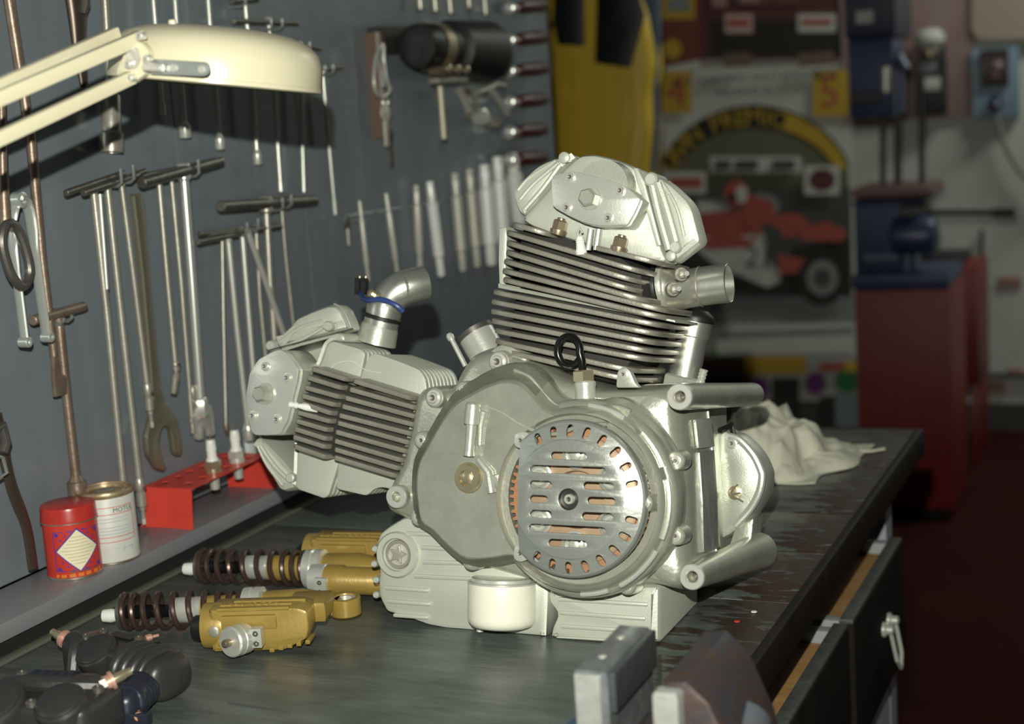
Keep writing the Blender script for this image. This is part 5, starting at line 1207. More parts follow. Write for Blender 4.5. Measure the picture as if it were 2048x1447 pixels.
cp_ = thing('lever_pliers', B_(72, 690, .04), 'bright two-armed lever pliers hanging open at far left', 'pliers')
ALUT = mat('bright_plier_metal', (.62, .64, .60), .6, .32)
MB().tube(catmull([tuple(p) for p in rodpath([(34, 396), (50, 402), (62, 440), (74, 540), (94, 676)], .045)], 4, False), [.0100] * 5 + [.0088] * 5 + [.0070] * 7, 12, flat=.45).build('lever_arm', ALUT, cp_)
MB().tube(catmull([tuple(p) for p in rodpath([(36, 398), (24, 430), (26, 500), (38, 590), (50, 686)], .04)], 4, False), [.0090] * 5 + [.0075] * 5 + [.0066] * 7, 12, flat=.45).build('lever_arm', ALUT, cp_)
for x, y, r in ((38, 400, .0095), (95, 674, .0062), (50, 684, .0062)): MB().lathe(B_(x, y, .045), (1, 0, 0), [(-.006, r), (.006, r), (.007, r * .8), (.007, r * .45), (.004, r * .4), (.004, 0)], 20).build('pivot', ALUT, cp_)
dp = thing('ring_pliers', B_(40, 570, .05), 'dark oily pliers with oval jaw hanging over the bright lever pliers', 'pliers')
MB().tube([tuple(p) for p in catmull([tuple(q) for q in rodpath([(14, 448), (34, 455), (52, 500), (60, 545), (46, 572), (26, 555), (12, 520), (4, 480)], .055)], 4)], .0058, 10, closed=True).build('oval_jaw', DSTEEL, dp)
MB().tube(rodpath([(2, 180), (5, 330), (10, 440), (14, 462)], .05), [.005, .0055, .0075, .008], 12).build('handle', RUSTY, dp)
t_wrench('brown T wrench with round socket standing over the paint can', [(64, 641), (168, 612)], [(116, 630), (134, 800), (156, 992)], .04, .0060, .0062, RUSTY, 'socket', (.022, .0120), baroff=(.015, -.01))
for x, y in ((124, 648), (140, 642)): hook(x, y, .055, 12)
ph = thing('grip_pliers', B_(66, 1138, .03), 'dark brown plier handle curving down to the ledge at far left', 'pliers')
MB().tube(catmull([tuple(p) for p in rodpath([(-10, 830), (6, 900), (24, 975), (52, 1050), (66, 1136)], .03)], 4, False), [.010] * 5 + [.0082] * 6 + [.0075] * 6, 12, flat=.55).build('handle', mat('dark_brown_steel', (.10, .075, .06), .6, .35), ph)
MB().tube(rodpath([(-12, 860), (4, 850), (12, 885), (6, 905)], .045), .006, 10).build('jaw', DSTEEL, ph)
MB().tube(rodpath([(-4, 912), (6, 915), (14, 945), (-2, 955)], .05), .0022, 8).build('wire_link', HOOK, ph)

# ---- box spanners in a sorted row
SOCK = mat('silver_box_spanner', (.93, .93, .90), .1, .3, spec=.8); DULL = mat('dull_box_spanner', (.62, .61, .54), .25, .4)
row = [((719, 402), (737, 562), 4.5, DULL, 'thinnest dull'), ((772, 387), (796, 552), 5.5, DULL, 'slim dull'), ((832, 371), (841, 540), 7.5, DULL, 'dull grey'), ((859, 363), (883, 552), 10, SOCK, 'silver'), ((909, 347), (926, 542), 10, DULL, 'dull banded'), ((938, 338), (955, 534), 10, DULL, 'greyish'), ((968, 329), (983, 530), 14, SOCK, 'wide bright'), ((994, 313), (1010, 520), 14, SOCK, 'widest bright'), ((1023, 306), (1043, 480), 15, SOCK, 'last wide')]
ords = ['first', 'second', 'third', 'fourth', 'fifth', 'sixth', 'seventh', 'eighth', 'ninth']
for (a, b, rp_, m_, look), o_ in zip(row, ords):
    A, Bq = B_(*a, .025), B_(*b, .025); d = Bq - A; L = d.length; s_ = pxm(*a); r = rp_ * s_ * 1.12
    t = thing('box_spanner', Bq, f'{look} tubular box spanner, {o_} from the left in the sorted row', 'spanner', 'tubular box spanners in a row on the board')
    MB().lathe(A, d, [(0, r * .55), (.002, r * .68), (L * .22, r * .68), (L * .24, r), (L * .78, r * .98), (L * .80, r * .72), (L * .98, r * .70), (L, r * .55)], 18).build('tube', m_, t)
    MB().lathe(A, d, [(-.0005, r * .60), (L * .10, r * .74), (L * .205, r * .74), (L * .215, r * .66)], 6).build('hex_end', m_, t)
    MB().cyl(A + d * .24 + Vector((-.025, 0, 0)), A + d * .24 + Vector((.002, 0, 0)), .0016, 8).build('hook', HOOK, tb)
MB().tube([B_(690, 432, .012), B_(900, 400, .012), B_(1000, 384, .012)], .0011, 6).build('hanging_wire', HOOK, tb)
ky = thing('small_key', B_(697, 490, .02), 'tiny dark key hanging left of the box spanner row', 'key')
MB().box(B_(694, 445, .02), (.004, .012, .020), None, 0, .0015).build('bow', DSTEEL, ky)
MB().cyl(B_(695, 452, .02), B_(698, 490, .02), .0024, 8).build('shank', WORN, ky)

# ---- key bracket with keys
WB = mat('brown_wood_bracket', (.16, .10, .075), 0, .6, .3, 40)
kbk = thing('key_bracket', B_(735, 270, 0), 'brown wooden bracket with pale edge holding a snap hook on the board', 'bracket')
a = B_(728, 66, 0); b = B_(742, 278, 0)
slab('bracket_side', (XP + .0005, a.y, b.z), (XP + .022, a.y + .012, a.z), WB, kbk, .001)
slab('bracket_edge', (XP + .022, a.y - .001, b.z), (XP + .026, a.y + .010, a.z), mat('pale_edge', (.42, .38, .33), .2, .5), kbk, .001)
c_ = B_(795, 108, 0)
slab('bracket_arm', (XP + .0005, a.y + .012, c_.z), (XP + .030, c_.y, c_.z + .045), mat('dark_arm', (.035, .03, .028), 0, .6), kbk, .001)
sn = thing('snap_hook', B_(765, 190, .04), 'silver snap hook hanging from the wooden bracket', 'hook')
ln = [B_(x, y, .045) for x, y in ((766, 88), (752, 115), (748, 165), (756, 190), (772, 190), (780, 178), (774, 160), (768, 120))]
MB().tube(catmull([tuple(p) for p in ln], 4), .0032, 10, closed=True).build('hook_loop', STEEL, sn)
MB().cyl(B_(766, 130, .048), B_(766, 175, .048), .0035, 10).build('gate', CHROME, sn)
ks = thing('key_bunch', B_(775, 300, .04), 'pale keys with a dark one hanging below the snap hook', 'keys')
def keyshape(nm, m_, p, L, w_, tilt):
    lp = circ(0, 0, w_, 14)[0:0] + [(w_ * math.cos(t), w_ * math.sin(t)) for t in [(-PI / 2 + .45) + (2 * PI - .9) * k / 14 for k in range(15)]]
    lp += [(-w_ * .38, -L), (-w_ * .1, -L * 1.04), (w_ * .38, -L)]
    c, s = math.cos(tilt), math.sin(tilt)
    MB().plate([lp, circ(0, w_ * .5, w_ * .22, 10)], .0025, .0004, 0, lambda x, y, z: p + Vector((z, (x * c - y * s), (x * s + y * c)))).build(nm, m_, ks)
keyshape('pale_key', mat('pale_key_metal', (.72, .70, .60), .5, .4), B_(771, 225, .048), .055, .016, -.08)
keyshape('dark_key', mat('brown_key_metal', (.12, .09, .075), .5, .45), B_(780, 268, .042), .052, .010, -.04)
MB().tube([tuple(B_(771, 205, .046) + Vector((0, .009 * math.cos(t), .009 * math.sin(t)))) for t in [2 * PI * k / 16 for k in range(16)]], .0014, 6, closed=True).build('key_ring', STEEL, ks)

# ---- black drum tool, rod, clamps
dr = thing('strap_drum', B_(900, 170, .07), 'black drum-shaped tool with brass clamp hanging high on the board', 'drum tool')
A, Bq = B_(842, 92, .07), B_(970, 104, .07); d = Bq - A; L = d.length
MB().lathe(A, d, [(-.02, .022), (-.018, .036), (.0, .040), (L * .36, .040), (L * .38, .034)], 28).build('drum_end', RUBBER, dr)
MB().lathe(A, d, [(L * .40, .034), (L * .42, .050), (L * .80, .056), (L * .98, .058), (L, .054), (L, .03)], 32).build('drum_body', RUBBER, dr)
MB().lathe(A, d, [(L * .10, .0415), (L * .10, .0428), (L * .22, .0428), (L * .22, .0415)], 28, closed=False).build('brass_band', BRASS, dr)
MB().box(A + d * .18 + Vector((.02, 0, -.042)), (.03, .075, .018), None, 0, .003).build('clamp_block', mat('dark_bronze', (.14, .10, .07), .6, .4), dr)
for k in range(3): MB().lathe(A + d * (.08 + .14 * k) + Vector((.036, 0, -.040)), (1, 0, 0), [(0, .007), (.006, .007), (.008, .004), (.008, 0)], 12).build('clamp_screw', BRASSY, dr)
MB().box(B_(898, 160, .075), (.02, .12, .010), None, 0, .002).build('clamp_bar', WORN, dr)
hn = MB().cyl(B_(880, 172, .075), B_(888, 278, .075), .0056, 12, bev=.001).build('drum_handle', mat('cream_rod', (.60, .56, .42), .2, .4), dr)
cl = thing('pipe_clamp', B_(950, 250, .04), 'cluster of small brass and steel clamp fittings right of the black drum', 'clamp')
for (x, y, r, m_, dx) in ((945, 225, .014, WORN, 0), (962, 235, .016, STEEL, .02), (930, 190, .010, BRASS, .01), (985, 245, .012, WORN, 0), (940, 200, .012, WORN, .02)):
    MB().lathe(B_(x, y, .03 + dx), (1, -.3, .2), [(-.01, r * .9), (-.009, r), (.009, r), (.01, r * .9), (.01, r * .55), (-.004, r * .5), (-.004, 0)], 18).build('fitting', m_, cl)
MB().tube([B_(918, 180, .05), B_(930, 202, .05), B_(938, 222, .05)], .0075, 10).build('clamp_arm', STEEL, cl)
MB().tube([B_(955, 184, .05), B_(975, 178, .05), B_(992, 168, .05), B_(1006, 172, .05)], .0065, 10).build('clamp_arm', WORN, cl)
MB().tube([B_(980, 180, .05), B_(1000, 205, .05), B_(1014, 228, .05)], .006, 10).build('clamp_arm', STEEL, cl)
# ---- red-handled screwdrivers clipped at the far end of the board
DRED = mat('dark_red_handle', (.075, .018, .016), 0, .35)
names = ['topmost', 'second', 'third', 'fourth', 'fifth', 'lowest']
for k, (y, nm) in enumerate(zip((14, 78, 140, 202, 262, 318), names)):
    a = B_(1018, y + 3, .03); b = B_(1088, y - 5, .03); t = thing('screwdriver', a, f'red-handled screwdriver clipped sideways at the far end of the board, {nm} of six', 'screwdriver', 'screwdrivers at the end of the board')
    d = b - a; L = d.length
    MB().lathe(a, d, [(0, .004), (L * .3, .004)], 10).build('blade', STEEL, t)
    MB().lathe(a, d, [(L * .28, .009), (L * .34, .013), (L * .8, .0145), (L * .98, .012), (L, .008)], 14).build('grip', DRED, t)
    MB().lathe(a, d, [(-.006, .011), (-.004, .014), (.006, .014), (.008, .010)], 12).build('ferrule', CHROME, t)
pg = thing('clamp_pieces', B_(880, 20, .03), 'short row of steel nozzle pieces at the top of the board above the black drum', 'nozzles')
for x, y in ((838, 6), (868, 10), (898, 14), (968, 16), (935, 2)):
    MB().cyl(B_(x, y - 30, .02), B_(x + 4, y + 14, .02), .008, 12, bev=.002).build('nozzle', WORN, pg)

# ================================================================ the far end of the workshop
def at(px, py, Y): return P(px, py, Y=Y)
PR = {}
def ink(name, col): return mat('print_' + name, col, 0, .7)
def printed(name, Y, layers, label, cat, step=.0012, parent=None, base_t=.002):
    """a sheet on the wall with flat print: layers of (ink, outline in photo points)"""
    mats = []; mb = MB()
    for k, (m_, pts) in enumerate(layers):
        if m_ not in mats: mats.append(m_)
        mi = mats.index(m_)
        if isinstance(pts, tuple) and pts[0] == 'text':
            _, body, cx, cy, h, ang = pts
            c = at(cx, cy, Y); s_ = (at(cx, cy - 50, Y).z - at(cx, cy + 50, Y).z) / 100 * h * 1.35
            ca_, sa_ = math.cos(ang), math.sin(ang); yk = Y - step * k
            vs, fs = text_mesh(body, s_, 0, lambda x, y, z: (c.x + x * ca_ - y * sa_, yk, c.z + x * sa_ + y * ca_))
            mb.add(vs, fs, mi); continue
        lp = [(at(x, y, Y).x, at(x, y, Y).z) for x, y in pts]
        th = base_t if k == 0 else .0008; yk = Y - step * k
        mb.plate([lp], th, 0, mi, lambda x, y, z: (x, yk - z, y))
    return mb.build(name, mats, parent, label=label, cat=cat)
def rect(x0, y0, x1, y1): return [(x0, y0), (x1, y0), (x1, y1), (x0, y1)]
def ell(cx, cy, rx, ry, n=20): return circ(cx, cy, rx, n, 0, ry)
WH, YE, RE, BK, OL, GY, DG, MA = ink('white', (.56, .57, .52)), ink('yellow', (.50, .33, .03)), ink('red', (.40, .085, .065)), ink('black', (.02, .018, .016)), ink('olive', (.13, .135, .075)), ink('grey', (.22, .24, .24)), ink('dark_grey', (.07, .072, .07)), ink('maroon', (.10, .03, .03))
PW_ = YW - .012
arc_o = [(1510 + 205 * math.cos(a), 400 + 190 * math.sin(a)) for a in [PI + PI * .12 + PI * .76 * k / 24 for k in range(25)]]
arc_i = [(1510 + 174 * math.cos(a), 398 + 144 * math.sin(a)) for a in [PI + PI * .12 + PI * .76 * k / 24 for k in range(25)]]
yb_o = [(1512 + 198 * math.cos(a), 400 + 184 * math.sin(a)) for a in [PI + PI * .60 + PI * .28 * k / 12 for k in range(13)]]
yb_i = [(1512 + 176 * math.cos(a), 398 + 146 * math.sin(a)) for a in [PI + PI * .60 + PI * .28 * k / 12 for k in range(13)]]
lay = [(WH, [(1322, 142), (1702, 128), (1704, 400), (1714, 640), (1712, 705), (1326, 705)]),
       (OL, [(1330, 320), (1350, 285), (1430, 245), (1510, 238), (1600, 250), (1670, 290), (1696, 330), (1700, 400), (1330, 400)]),
       (DG, [(1330, 375), (1702, 375), (1706, 605), (1330, 605)]), (GY, [(1330, 596), (1708, 590), (1710, 642), (1330, 646)]),
       (BK, arc_o + arc_i[::-1]), (YE, yb_o + yb_i[::-1]),
       (YE, rect(1325, 142, 1386, 226)), (YE, rect(1628, 140, 1698, 232)),
       (RE, ('text', '4', 1355, 185, 66, 0)), (RE, ('text', '5', 1662, 186, 66, 0)),
       (DG, ('text', 'AUTODROMO SANTAMONICA', 1508, 156, 18, 0)), (DG, ('text', 'MISANO A.', 1492, 184, 18, 0)),
       (WH, rect(1424, 312, 1606, 344)), (WH, rect(1334, 342, 1416, 386)), (WH, rect(1612, 330, 1682, 388)),
       (RE, rect(1345, 354, 1408, 374)), (MA, ell(1648, 358, 26, 22)), (DG, rect(1434, 319, 1465, 338)), (DG, rect(1474, 319, 1520, 338)), (DG, rect(1548, 319, 1594, 338)),
       # racing motorcycle and rider
       (GY, [(1395, 400), (1470, 392), (1460, 430), (1400, 438)]),
       (BK, [(1470, 520), (1700, 470), (1706, 590), (1560, 585), (1460, 575)]),
       (WH, [(1400, 400), (1452, 408), (1500, 440), (1560, 470), (1566, 560), (1540, 572), (1440, 530), (1402, 500)]),
       (RE, [(1402, 425), (1450, 420), (1520, 415), (1530, 460), (1460, 478), (1408, 470)]), (RE, [(1404, 480), (1450, 470), (1520, 476), (1500, 492), (1420, 496)]),
       (GY, ell(1530, 410, 34, 26)), (RE, [(1500, 385), (1550, 400), (1560, 440), (1520, 470), (1490, 440)]), (RE, ell(1585, 448, 38, 24)), (DG, [(1530, 440), (1565, 455), (1590, 510), (1575, 545), (1545, 520)]),
       (RE, [(1600, 455), (1660, 440), (1700, 460), (1690, 480), (1610, 478)]), (RE, [(1560, 505), (1640, 520), (1625, 540), (1565, 545)]), (BK, ell(1648, 555, 48, 52)), (GY, ell(1650, 552, 32, 36)), (DG, ell(1650, 552, 16, 18)),
       (RE, ell(1480, 384, 24, 26)), (WH, ell(1490, 386, 12, 18)), (BK, ell(1472, 392, 9, 8)), (BK, ('text', '21', 1525, 515, 44, -.15)),
       (WH, [(1440, 650), (1712, 640), (1714, 700), (1440, 705)]), (GY, [(1450, 660), (1712, 650), (1712, 662), (1450, 672)])]
nP = 'GRAN PREMIO'
for k, ch in enumerate(nP):
    if ch == ' ': continue
    a = PI + PI * (.150 + .0435 * k)
    lay.insert(6 + 0, (YE, ('text', ch, 1510 + 189 * math.cos(a), 400 + 165 * math.sin(a), 37, -(a - 1.5 * PI) * .9)))
pos = printed('race_poster', PW_, lay, 'tall motorcycle racing poster with yellow arched title on the back wall', 'poster')
TAPE = mat('brown_tape', (.16, .11, .08), 0, .5)
for x0, y0, x1, y1 in ((1448, 104, 1502, 134), (1598, 102, 1668, 134)):
    a = at(x0, y1, PW_ - .05); b = at(x1, y0, PW_ - .05); slab('tape', (a.x, PW_ - .056, a.z), (b.x, PW_ - .054, b.z), TAPE, pos)
printed('race_poster', PW_, [(ink('pale', (.36, .37, .35)), rect(1400, 712, 1722, 860)), (ink('brown', (.06, .035, .025)), rect(1402, 714, 1500, 770)), (YE, rect(1490, 712, 1612, 748)), (ink('green', (.06, .16, .03)), [(1425, 690), (1500, 700), (1480, 716), (1425, 716)]),
        (ink('purple', (.13, .03, .16)), ell(1632, 766, 22, 22)), (RE, [(1640, 725), (1710, 722), (1714, 738), (1640, 742)]), (ink('green2', (.02, .13, .04)), ell(1696, 760, 26, 24)), (YE, rect(1690, 722, 1716, 742)), (ink('purple', (.13, .03, .16)), ell(1520, 775, 20, 22)), (BK, rect(1545, 755, 1600, 850)), (BK, rect(1640, 790, 1672, 850)), (ink('slate', (.16, .20, .22)), rect(1672, 785, 1720, 858))],
        'colourful poster with balloon shapes below the racing poster', 'poster')
printed('carton_sheet', PW_ - .004, [(MA, rect(1404, -60, 1702, 118)), (BK, rect(1420, 40, 1700, 112)), (ink('pink_white', (.55, .38, .34)), rect(1450, 28, 1506, 66)), (WH, rect(1596, 28, 1672, 64)), (RE, rect(1456, 38, 1500, 52)), (RE, rect(1604, 38, 1664, 50)), (ink('brown2', (.13, .06, .05)), rect(1470, -60, 1600, 10)), (ink('pink2', (.35, .2, .18)), rect(1425, -40, 1455, 14)), (ink('pink2', (.35, .2, .18)), rect(1480, -40, 1520, 6))],
        'dark maroon sheet with two white labels above the racing poster', 'poster')
printed('advert_poster', PW_ - .002, [(ink('brick', (.17, .045, .03)), rect(1318, -60, 1404, 136)), (YE, rect(1322, -40, 1390, 38)), (GY, [(1334, 0), (1376, -10), (1382, 22), (1338, 24)]), (YE, ell(1346, 98, 18, 20)), (WH, [(1330, 134), (1402, 120), (1402, 138), (1330, 146)])],
        'small red and yellow advertising poster at the top beside the racing suit', 'poster')

# ---- hanging leather racing suit
YS_ = 4.9
suit = thing('racing_suit', at(1205, 620, YS_), 'yellow leather racing suit with black panels hanging beyond the tool board', 'suit')
YEL = mat('yellow_leather', (.74, .52, .05), 0, .5, .2, 25, (.68, .46, .04), 8)
def drape(name, px, dY, bulge, m_, parent):
    lp = [at(x, y, YS_ - dY) for x, y in px]; xs = [p.x for p in lp]; zs = [p.z for p in lp]
    cx_ = sum(xs) / len(xs); cz = sum(zs) / len(zs)
    loop = [q[:2] for q in catmull([(p.x, p.z, 0) for p in lp], 4)]
    return MB().dome(loop, (cx_, cz), [(1, YS_ + .05), (1.0, YS_ - dY), (.97, YS_ - dY - bulge * .45), (.90, YS_ - dY - bulge * .75), (.75, YS_ - dY - bulge * .95), (.4, YS_ - dY - bulge), (.01, YS_ - dY - bulge)]).build(name, m_, parent, ang=60)
drape('suit_body', [(1098, -60), (1160, -70), (1260, -60), (1300, 30), (1316, 120), (1308, 190), (1314, 260), (1308, 340), (1304, 460), (1298, 560), (1240, 575), (1180, 575), (1122, 560), (1114, 400), (1112, 300), (1108, 180), (1100, 60)], 0, .06, YEL, suit)
drape('suit_leg', [(1122, 500), (1205, 510), (1204, 640), (1196, 800), (1188, 930), (1136, 930), (1126, 780), (1116, 620)], .0, .05, YEL, suit)
drape('suit_leg', [(1208, 510), (1300, 500), (1304, 640), (1292, 800), (1280, 930), (1226, 930), (1218, 780), (1210, 640)], .0, .05, YEL, suit)
for k, (xa, xb) in enumerate(((1150, 1158), (1205, 1200), (1262, 1252))):
    MB().tube(catmull([tuple(at(x, y, YS_ - .062)) for x, y in ((xa, 150), (xa + 4, 240), (xb, 340), (xb, 460))], 4, False), .010, 10, flat=.25).build('leather_fold', YEL, suit)
BLL = mat('black_leather', (.012, .012, .014), 0, .42)
def patch(name, px, off, m_):
    lp = [(at(x, y, YS_ - off).x, at(x, y, YS_ - off).z) for x, y in px]
    MB().plate([roundc(lp, .008)], .012, .003, 0, lambda x, y, z: (x, YS_ - off - z, y)).build(name, m_, suit)
patch('black_panel', [(1112, -60), (1166, -60), (1170, 92), (1116, 90), (1106, 40)], .062, BLL)
patch('black_panel', [(1196, -60), (1262, -60), (1290, 30), (1260, 136), (1190, 126)], .066, BLL)
patch('red_stripe', [(1100, 150), (1106, 190), (1114, 260), (1112, 340), (1104, 340), (1101, 260)], .03, mat('red_leather', (.40, .03, .02), 0, .45))
bl_ = [(1262, -60), (1318, -60), (1322, 60), (1316, 150), (1320, 260), (1312, 345), (1300, 345), (1308, 250), (1306, 180), (1314, 120), (1298, 30)]
patch('blue_side', bl_, .045, mat('blue_grey_leather', (.10, .15, .20), 0, .45))
hg = [at(1150, -90, YS_), at(1205, -120, YS_), at(1270, -90, YS_)]
MB().tube([*hg], .012, 8).build('hanger', mat('hanger_wood', (.3, .2, .1), 0, .5), suit)
MB().tube([at(1205, -118, YS_), at(1205, -190, YS_), at(1205, -200, YW - .05), at(1205, -200, YW + .01)], .004, 8).build('hanger_rod', WORN, suit)

# ---- red cabinet carrying a blue machine
YC_ = 5.05
REDC = mat('dull_red_cabinet', (.17, .014, .013), 0, .45, .1, 20, (.145, .012, .011), 4)
NAVY = mat('navy_machine_paint', (.022, .030, .085), .1, .4, .1, 30, (.03, .045, .11), 8)
lo = at(1712, 700, YC_); hi = at(1903, 700, YC_); ztop = at(1800, 580, YC_).z
cab = thing('machine_cabinet', ((lo.x + hi.x) / 2, YC_ + .15, -.9), 'tall dark red steel cabinet standing beyond the end of the bench', 'cabinet')
slab('cabinet_body', (lo.x, YC_, -.86), (hi.x, YC_ + .34, ztop), REDC, cab, .004)
slab('cabinet_plinth', (lo.x + .02, YC_ + .02, -.9), (hi.x - .02, YC_ + .32, -.86), DWOOD, cab)
slab('cabinet_seam', (lo.x + .006, YC_ - .003, -.845), (hi.x - .006, YC_ - .0005, ztop - .02), REDC, cab, .002)
mc = thing('bench_drill', ((lo.x + hi.x) / 2, YC_ + .15, ztop), 'dark blue bench drill press with steel columns standing on the red cabinet', 'drill press')
za = at(1800, 548, YC_).z
slab('base_tray', (lo.x - .006, YC_ + .01, ztop), (hi.x - .005, YC_ + .33, za), NAVY, mc, .008)
def mbox(nm, x0, y0, x1, y1, dy0, dy1, m_, bev=.006):
    a = at(x0, y1, YC_ + dy0); b = at(x1, y0, YC_ + dy0)
    return slab(nm, (min(a.x, b.x), YC_ + dy0, a.z), (max(a.x, b.x), YC_ + dy1, b.z), m_, mc, bev)
mbox('machine_foot', 1712, 395, 1800, 550, .06, .26, NAVY, .012)
mbox('motor_mount', 1728, 505, 1796, 530, .045, .065, mat('slate_plate', (.07, .09, .14), .2, .4))
mbox('work_table', 1704, 372, 1862, 398, .02, .30, mat('dull_pink_table', (.16, .09, .085), .3, .5))
mbox('table_underside', 1704, 398, 1850, 412, .04, .28, NAVY)
mbox('drill_head', 1700, 70, 1784, 240, .06, .28, NAVY, .014)
mbox('belt_cover', 1690, -60, 1788, 80, .02, .32, mat('dark_navy', (.016, .02, .045), .1, .4), .014)
mbox('name_plate', 1712, 20, 1746, 48, .012, .02, ink('plate', (.42, .43, .42)), .001)
DKS = mat('dark_column_steel', (.05, .045, .045), .5, .4)
for x, y0_, y1_, r in ((1765, 200, 376, .008), (1795, 100, 376, .011), (1843, 150, 376, .009)):
    MB().cyl(at(x, y0_, YC_ + .14), at(x, y1_, YC_ + .14), r, 14).build('column', DKS, mc)
MB().cyl(at(1771, 135, YC_ + .05), at(1772, 185, YC_ + .05), .014, 14, bev=.003).build('quill', mat('pale_quill', (.60, .58, .48), .5, .4), mc)
mbox('head_bracket', 1700, 182, 1760, 210, .05, .28, DKS)
MB().tube([at(1790, 130, YC_ + .10), at(1800, 116, YC_ + .08), at(1812, 140, YC_ + .06)], .016, 10).build('feed_hub', mat('slate_blue', (.08, .10, .14), .2, .4), mc)
MB().cyl(at(1850, 425, YC_ + .10), at(2000, 425, YC_ + .10), .010, 12).build('feed_lever', DKS, mc)
MB().cyl(at(1985, 425, YC_ + .10), at(2030, 424, YC_ + .10), .014, 12, bev=.004).build('lever_grip', RUBBER, mc)
MB().lathe(at(1845, 470, YC_ + .06), (1, 0, 0), [(-.10, .03), (-.09, .06), (.02, .065), (.04, .055), (.05, .03)], 24).build('motor', NAVY, mc)
MB().cyl(at(1815, 500, YC_ + .1), at(1815, 552, YC_ + .1), .028, 14).build('motor_stand', mat('slate_plate', (.07, .09, .14), .2, .4), mc)
mbox('motor_box', 1800, 410, 1850, 450, .10, .24, DKS)
# the narrow red locker behind
YD = 5.82
lo2 = at(1890, 700, YD); hi2 = at(1958, 700, YD); zt2 = at(1930, 532, YD).z; zb2 = at(1930, 770, YD).z
lk2 = thing('narrow_locker', ((lo2.x + hi2.x) / 2, YD + .15, -.9), 'narrow red locker on thin legs behind the red cabinet', 'locker')
slab('locker_body', (lo2.x - .10, YD, zb2), (hi2.x, YD + .30, zt2), REDC, lk2, .004)
slab('locker_door', (lo2.x - .09, YD - .012, zb2 + .02), (hi2.x - .008, YD - .0005, zt2 - .015), REDC, lk2, .003)
for x_ in (lo2.x - .095, hi2.x - .03):
    for y_ in (YD + .005, YD + .27): slab('leg', (x_, y_, -.9), (x_ + .025, y_ + .025, zb2), REDC, lk2, .002)
slab('locker_foot_bar', (lo2.x - .07, YD + .004, zb2 - .03), (hi2.x - .03, YD + .024, zb2 - .005), DKS, lk2)
MB().lathe(at(1916, 655, YD - .012), (0, -1, 0), [(0, .012), (.02, .012), (.022, .018), (.034, .018), (.036, .01)], 14).build('knob', mat('white_knob', (.62, .60, .55), .2, .4), lk2)
tr = slab('parts_tray', (lo2.x - .09, YD + .02, zt2), (hi2.x - .055, YD + .26, zt2 + .035), mat('dark_tray', (.02, .022, .025), .2, .5), None, .004, label='flat dark tray on top of the narrow red locker', cat='tray')
MB().tube([at(1963, 460, YW - .02), at(1964, 560, YW - .02)], .008, 8).build('conduit', DKS, None, label='short dark pipe running down the wall above the narrow locker', cat='pipe')

# ---- board with fittings on the back wall
BRN = mat('faded_brown_board', (.26, .155, .14), 0, .7, .2, 20, (.33, .25, .24), 5, .9)
a = at(1690, 246, YW); b = at(1946, -80, YW)
bd = slab('fitting_board', (a.x, YW - .025, a.z), (b.x, YW - .001, b.z), BRN, None, .003, label='large faded brown board on the back wall behind the drill press', cat='board')
gl = thing('wall_lamp', at(1858, 110, YW - .06), 'round glass wall lamp on the brown board', 'lamp')
g0 = at(1860, 98, YW - .09)
MB().lathe(g0, (0, 0, 1), [(-.01, .028), (0, .036), (.006, .040), (.03, .058), (.055, .055), (.075, .036), (.08, 0)], 28).build('globe', mat('milky_glass', (.55, .57, .52), 0, .15), gl)
MB().lathe(g0, (0, 0, -1), [(.008, .036), (.02, .036), (.025, .028), (.03, .028)], 24).build('lamp_collar', BRASS, gl)
slab('lamp_plate', (g0.x - .05, YW - .05, g0.z - .06), (g0.x + .05, YW - .0255, g0.z + .01), DKS, gl, .004)
sw = thing('switch_box', at(1862, 170, YW - .05), 'black switch box with white plate on the brown board', 'switch')
def wbox(par, nm, x0, y0, x1, y1, y_off, th, m_, bev=.003):
    a = at(x0, y1, YW - y_off); b = at(x1, y0, YW - y_off)
    return slab(nm, (a.x, YW - y_off, a.z), (b.x, YW - y_off + th, b.z), m_, par, bev)
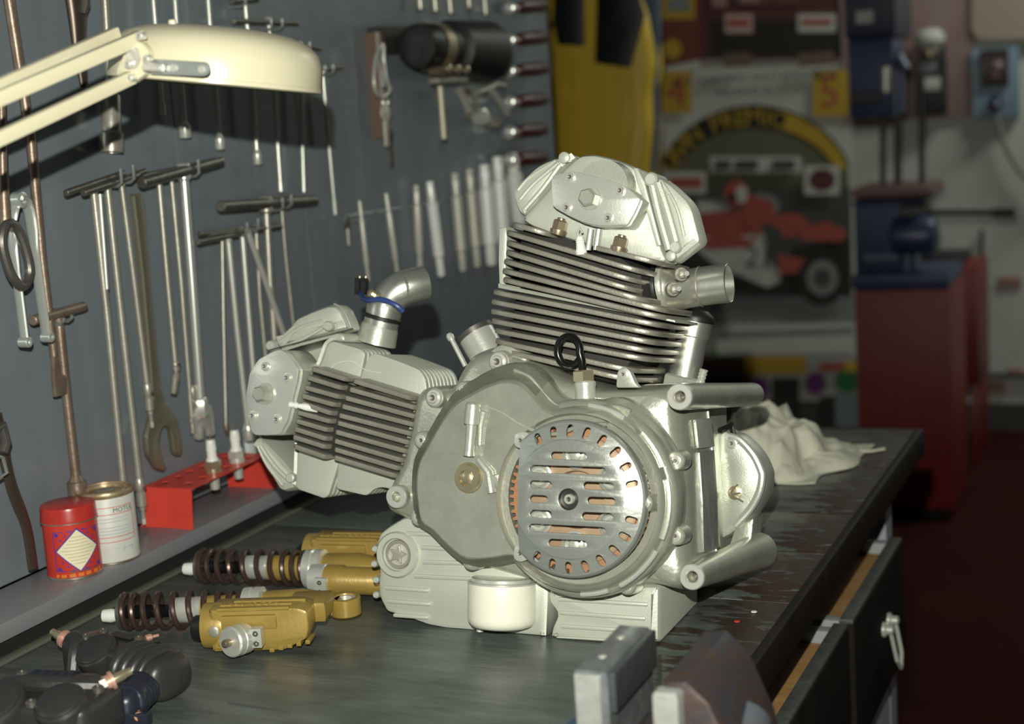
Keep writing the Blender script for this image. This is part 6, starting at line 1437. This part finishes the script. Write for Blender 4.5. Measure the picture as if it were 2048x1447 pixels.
wbox(sw, 'box_body', 1832, 118, 1890, 232, .075, .049, mat('black_box', (.018, .017, .018), 0, .4))
wbox(sw, 'box_label', 1842, 154, 1880, 182, .079, .004, WH)
wbox(sw, 'box_cover', 1838, 120, 1872, 148, .085, .010, mat('grey_cover', (.2, .22, .23), .2, .4))
pr = thing('electric_outlet', at(1990, 238, YW - .03), 'pale blue socket panel with black switch on the back wall', 'socket panel')
wbox(pr, 'panel_body', 1946, 92, 2036, 240, .045, .044, mat('pale_blue_panel', (.20, .29, .38), 0, .5), .005)
wbox(pr, 'switch_block', 1962, 96, 2016, 174, .065, .020, mat('brown_black_switch', (.035, .018, .018), 0, .4), .004)
MB().lathe(at(1996, 130, YW - .065), (0, -1, 0), [(0, .018), (.012, .018), (.015, .012), (.015, 0)], 16).build('switch_knob', mat('pinkish_knob', (.32, .25, .25), 0, .4), pr)
MB().lathe(at(1990, 150, YW - .065), (0, -1, 0), [(0, .014), (.008, .014), (.010, .008), (.010, 0)], 16).build('switch_knob', mat('dark_pink_knob', (.16, .10, .10), 0, .4), pr)
plg = MB().lathe(at(1992, 198, YW - .046), (0, -1, -.6), [(0, .022), (.03, .028), (.05, .026), (.07, .014)], 18).build('mains_plug', mat('blue_black_plug', (.02, .03, .06), 0, .4), None, label='dark plug in the pale blue socket panel', cat='plug')
cb = [at(x, y, YW - .05) for x, y in ((1992, 226), (2000, 262), (2014, 300), (2034, 335), (2060, 365), (2090, 400))]
MB().tube(catmull([tuple(p) for p in cb], 4, False), .010, 10).build('extension_lead', mat('grey_cord', (.20, .20, .17), 0, .5), None, label='grey cord curving down the white wall from the blue panel', cat='cord')
printed('enamel_sign', YW - .03, [(ink('beige', (.40, .34, .26)), roundc([(1944, -80), (2090, -80), (2090, 78), (1960, 78), (1944, 62)], 16, 4))], 'beige round-cornered plate at the top right of the wall', 'plate', base_t=.02)
bd2 = slab('skirting_pipe', (at(1955, 748, YW).x, YW - .03, at(1955, 752, YW).z), (3.4, YW - .002, at(1955, 744, YW).z), DKS, None, .003, label='thin dark pipe along the lower white wall at right', cat='pipe')
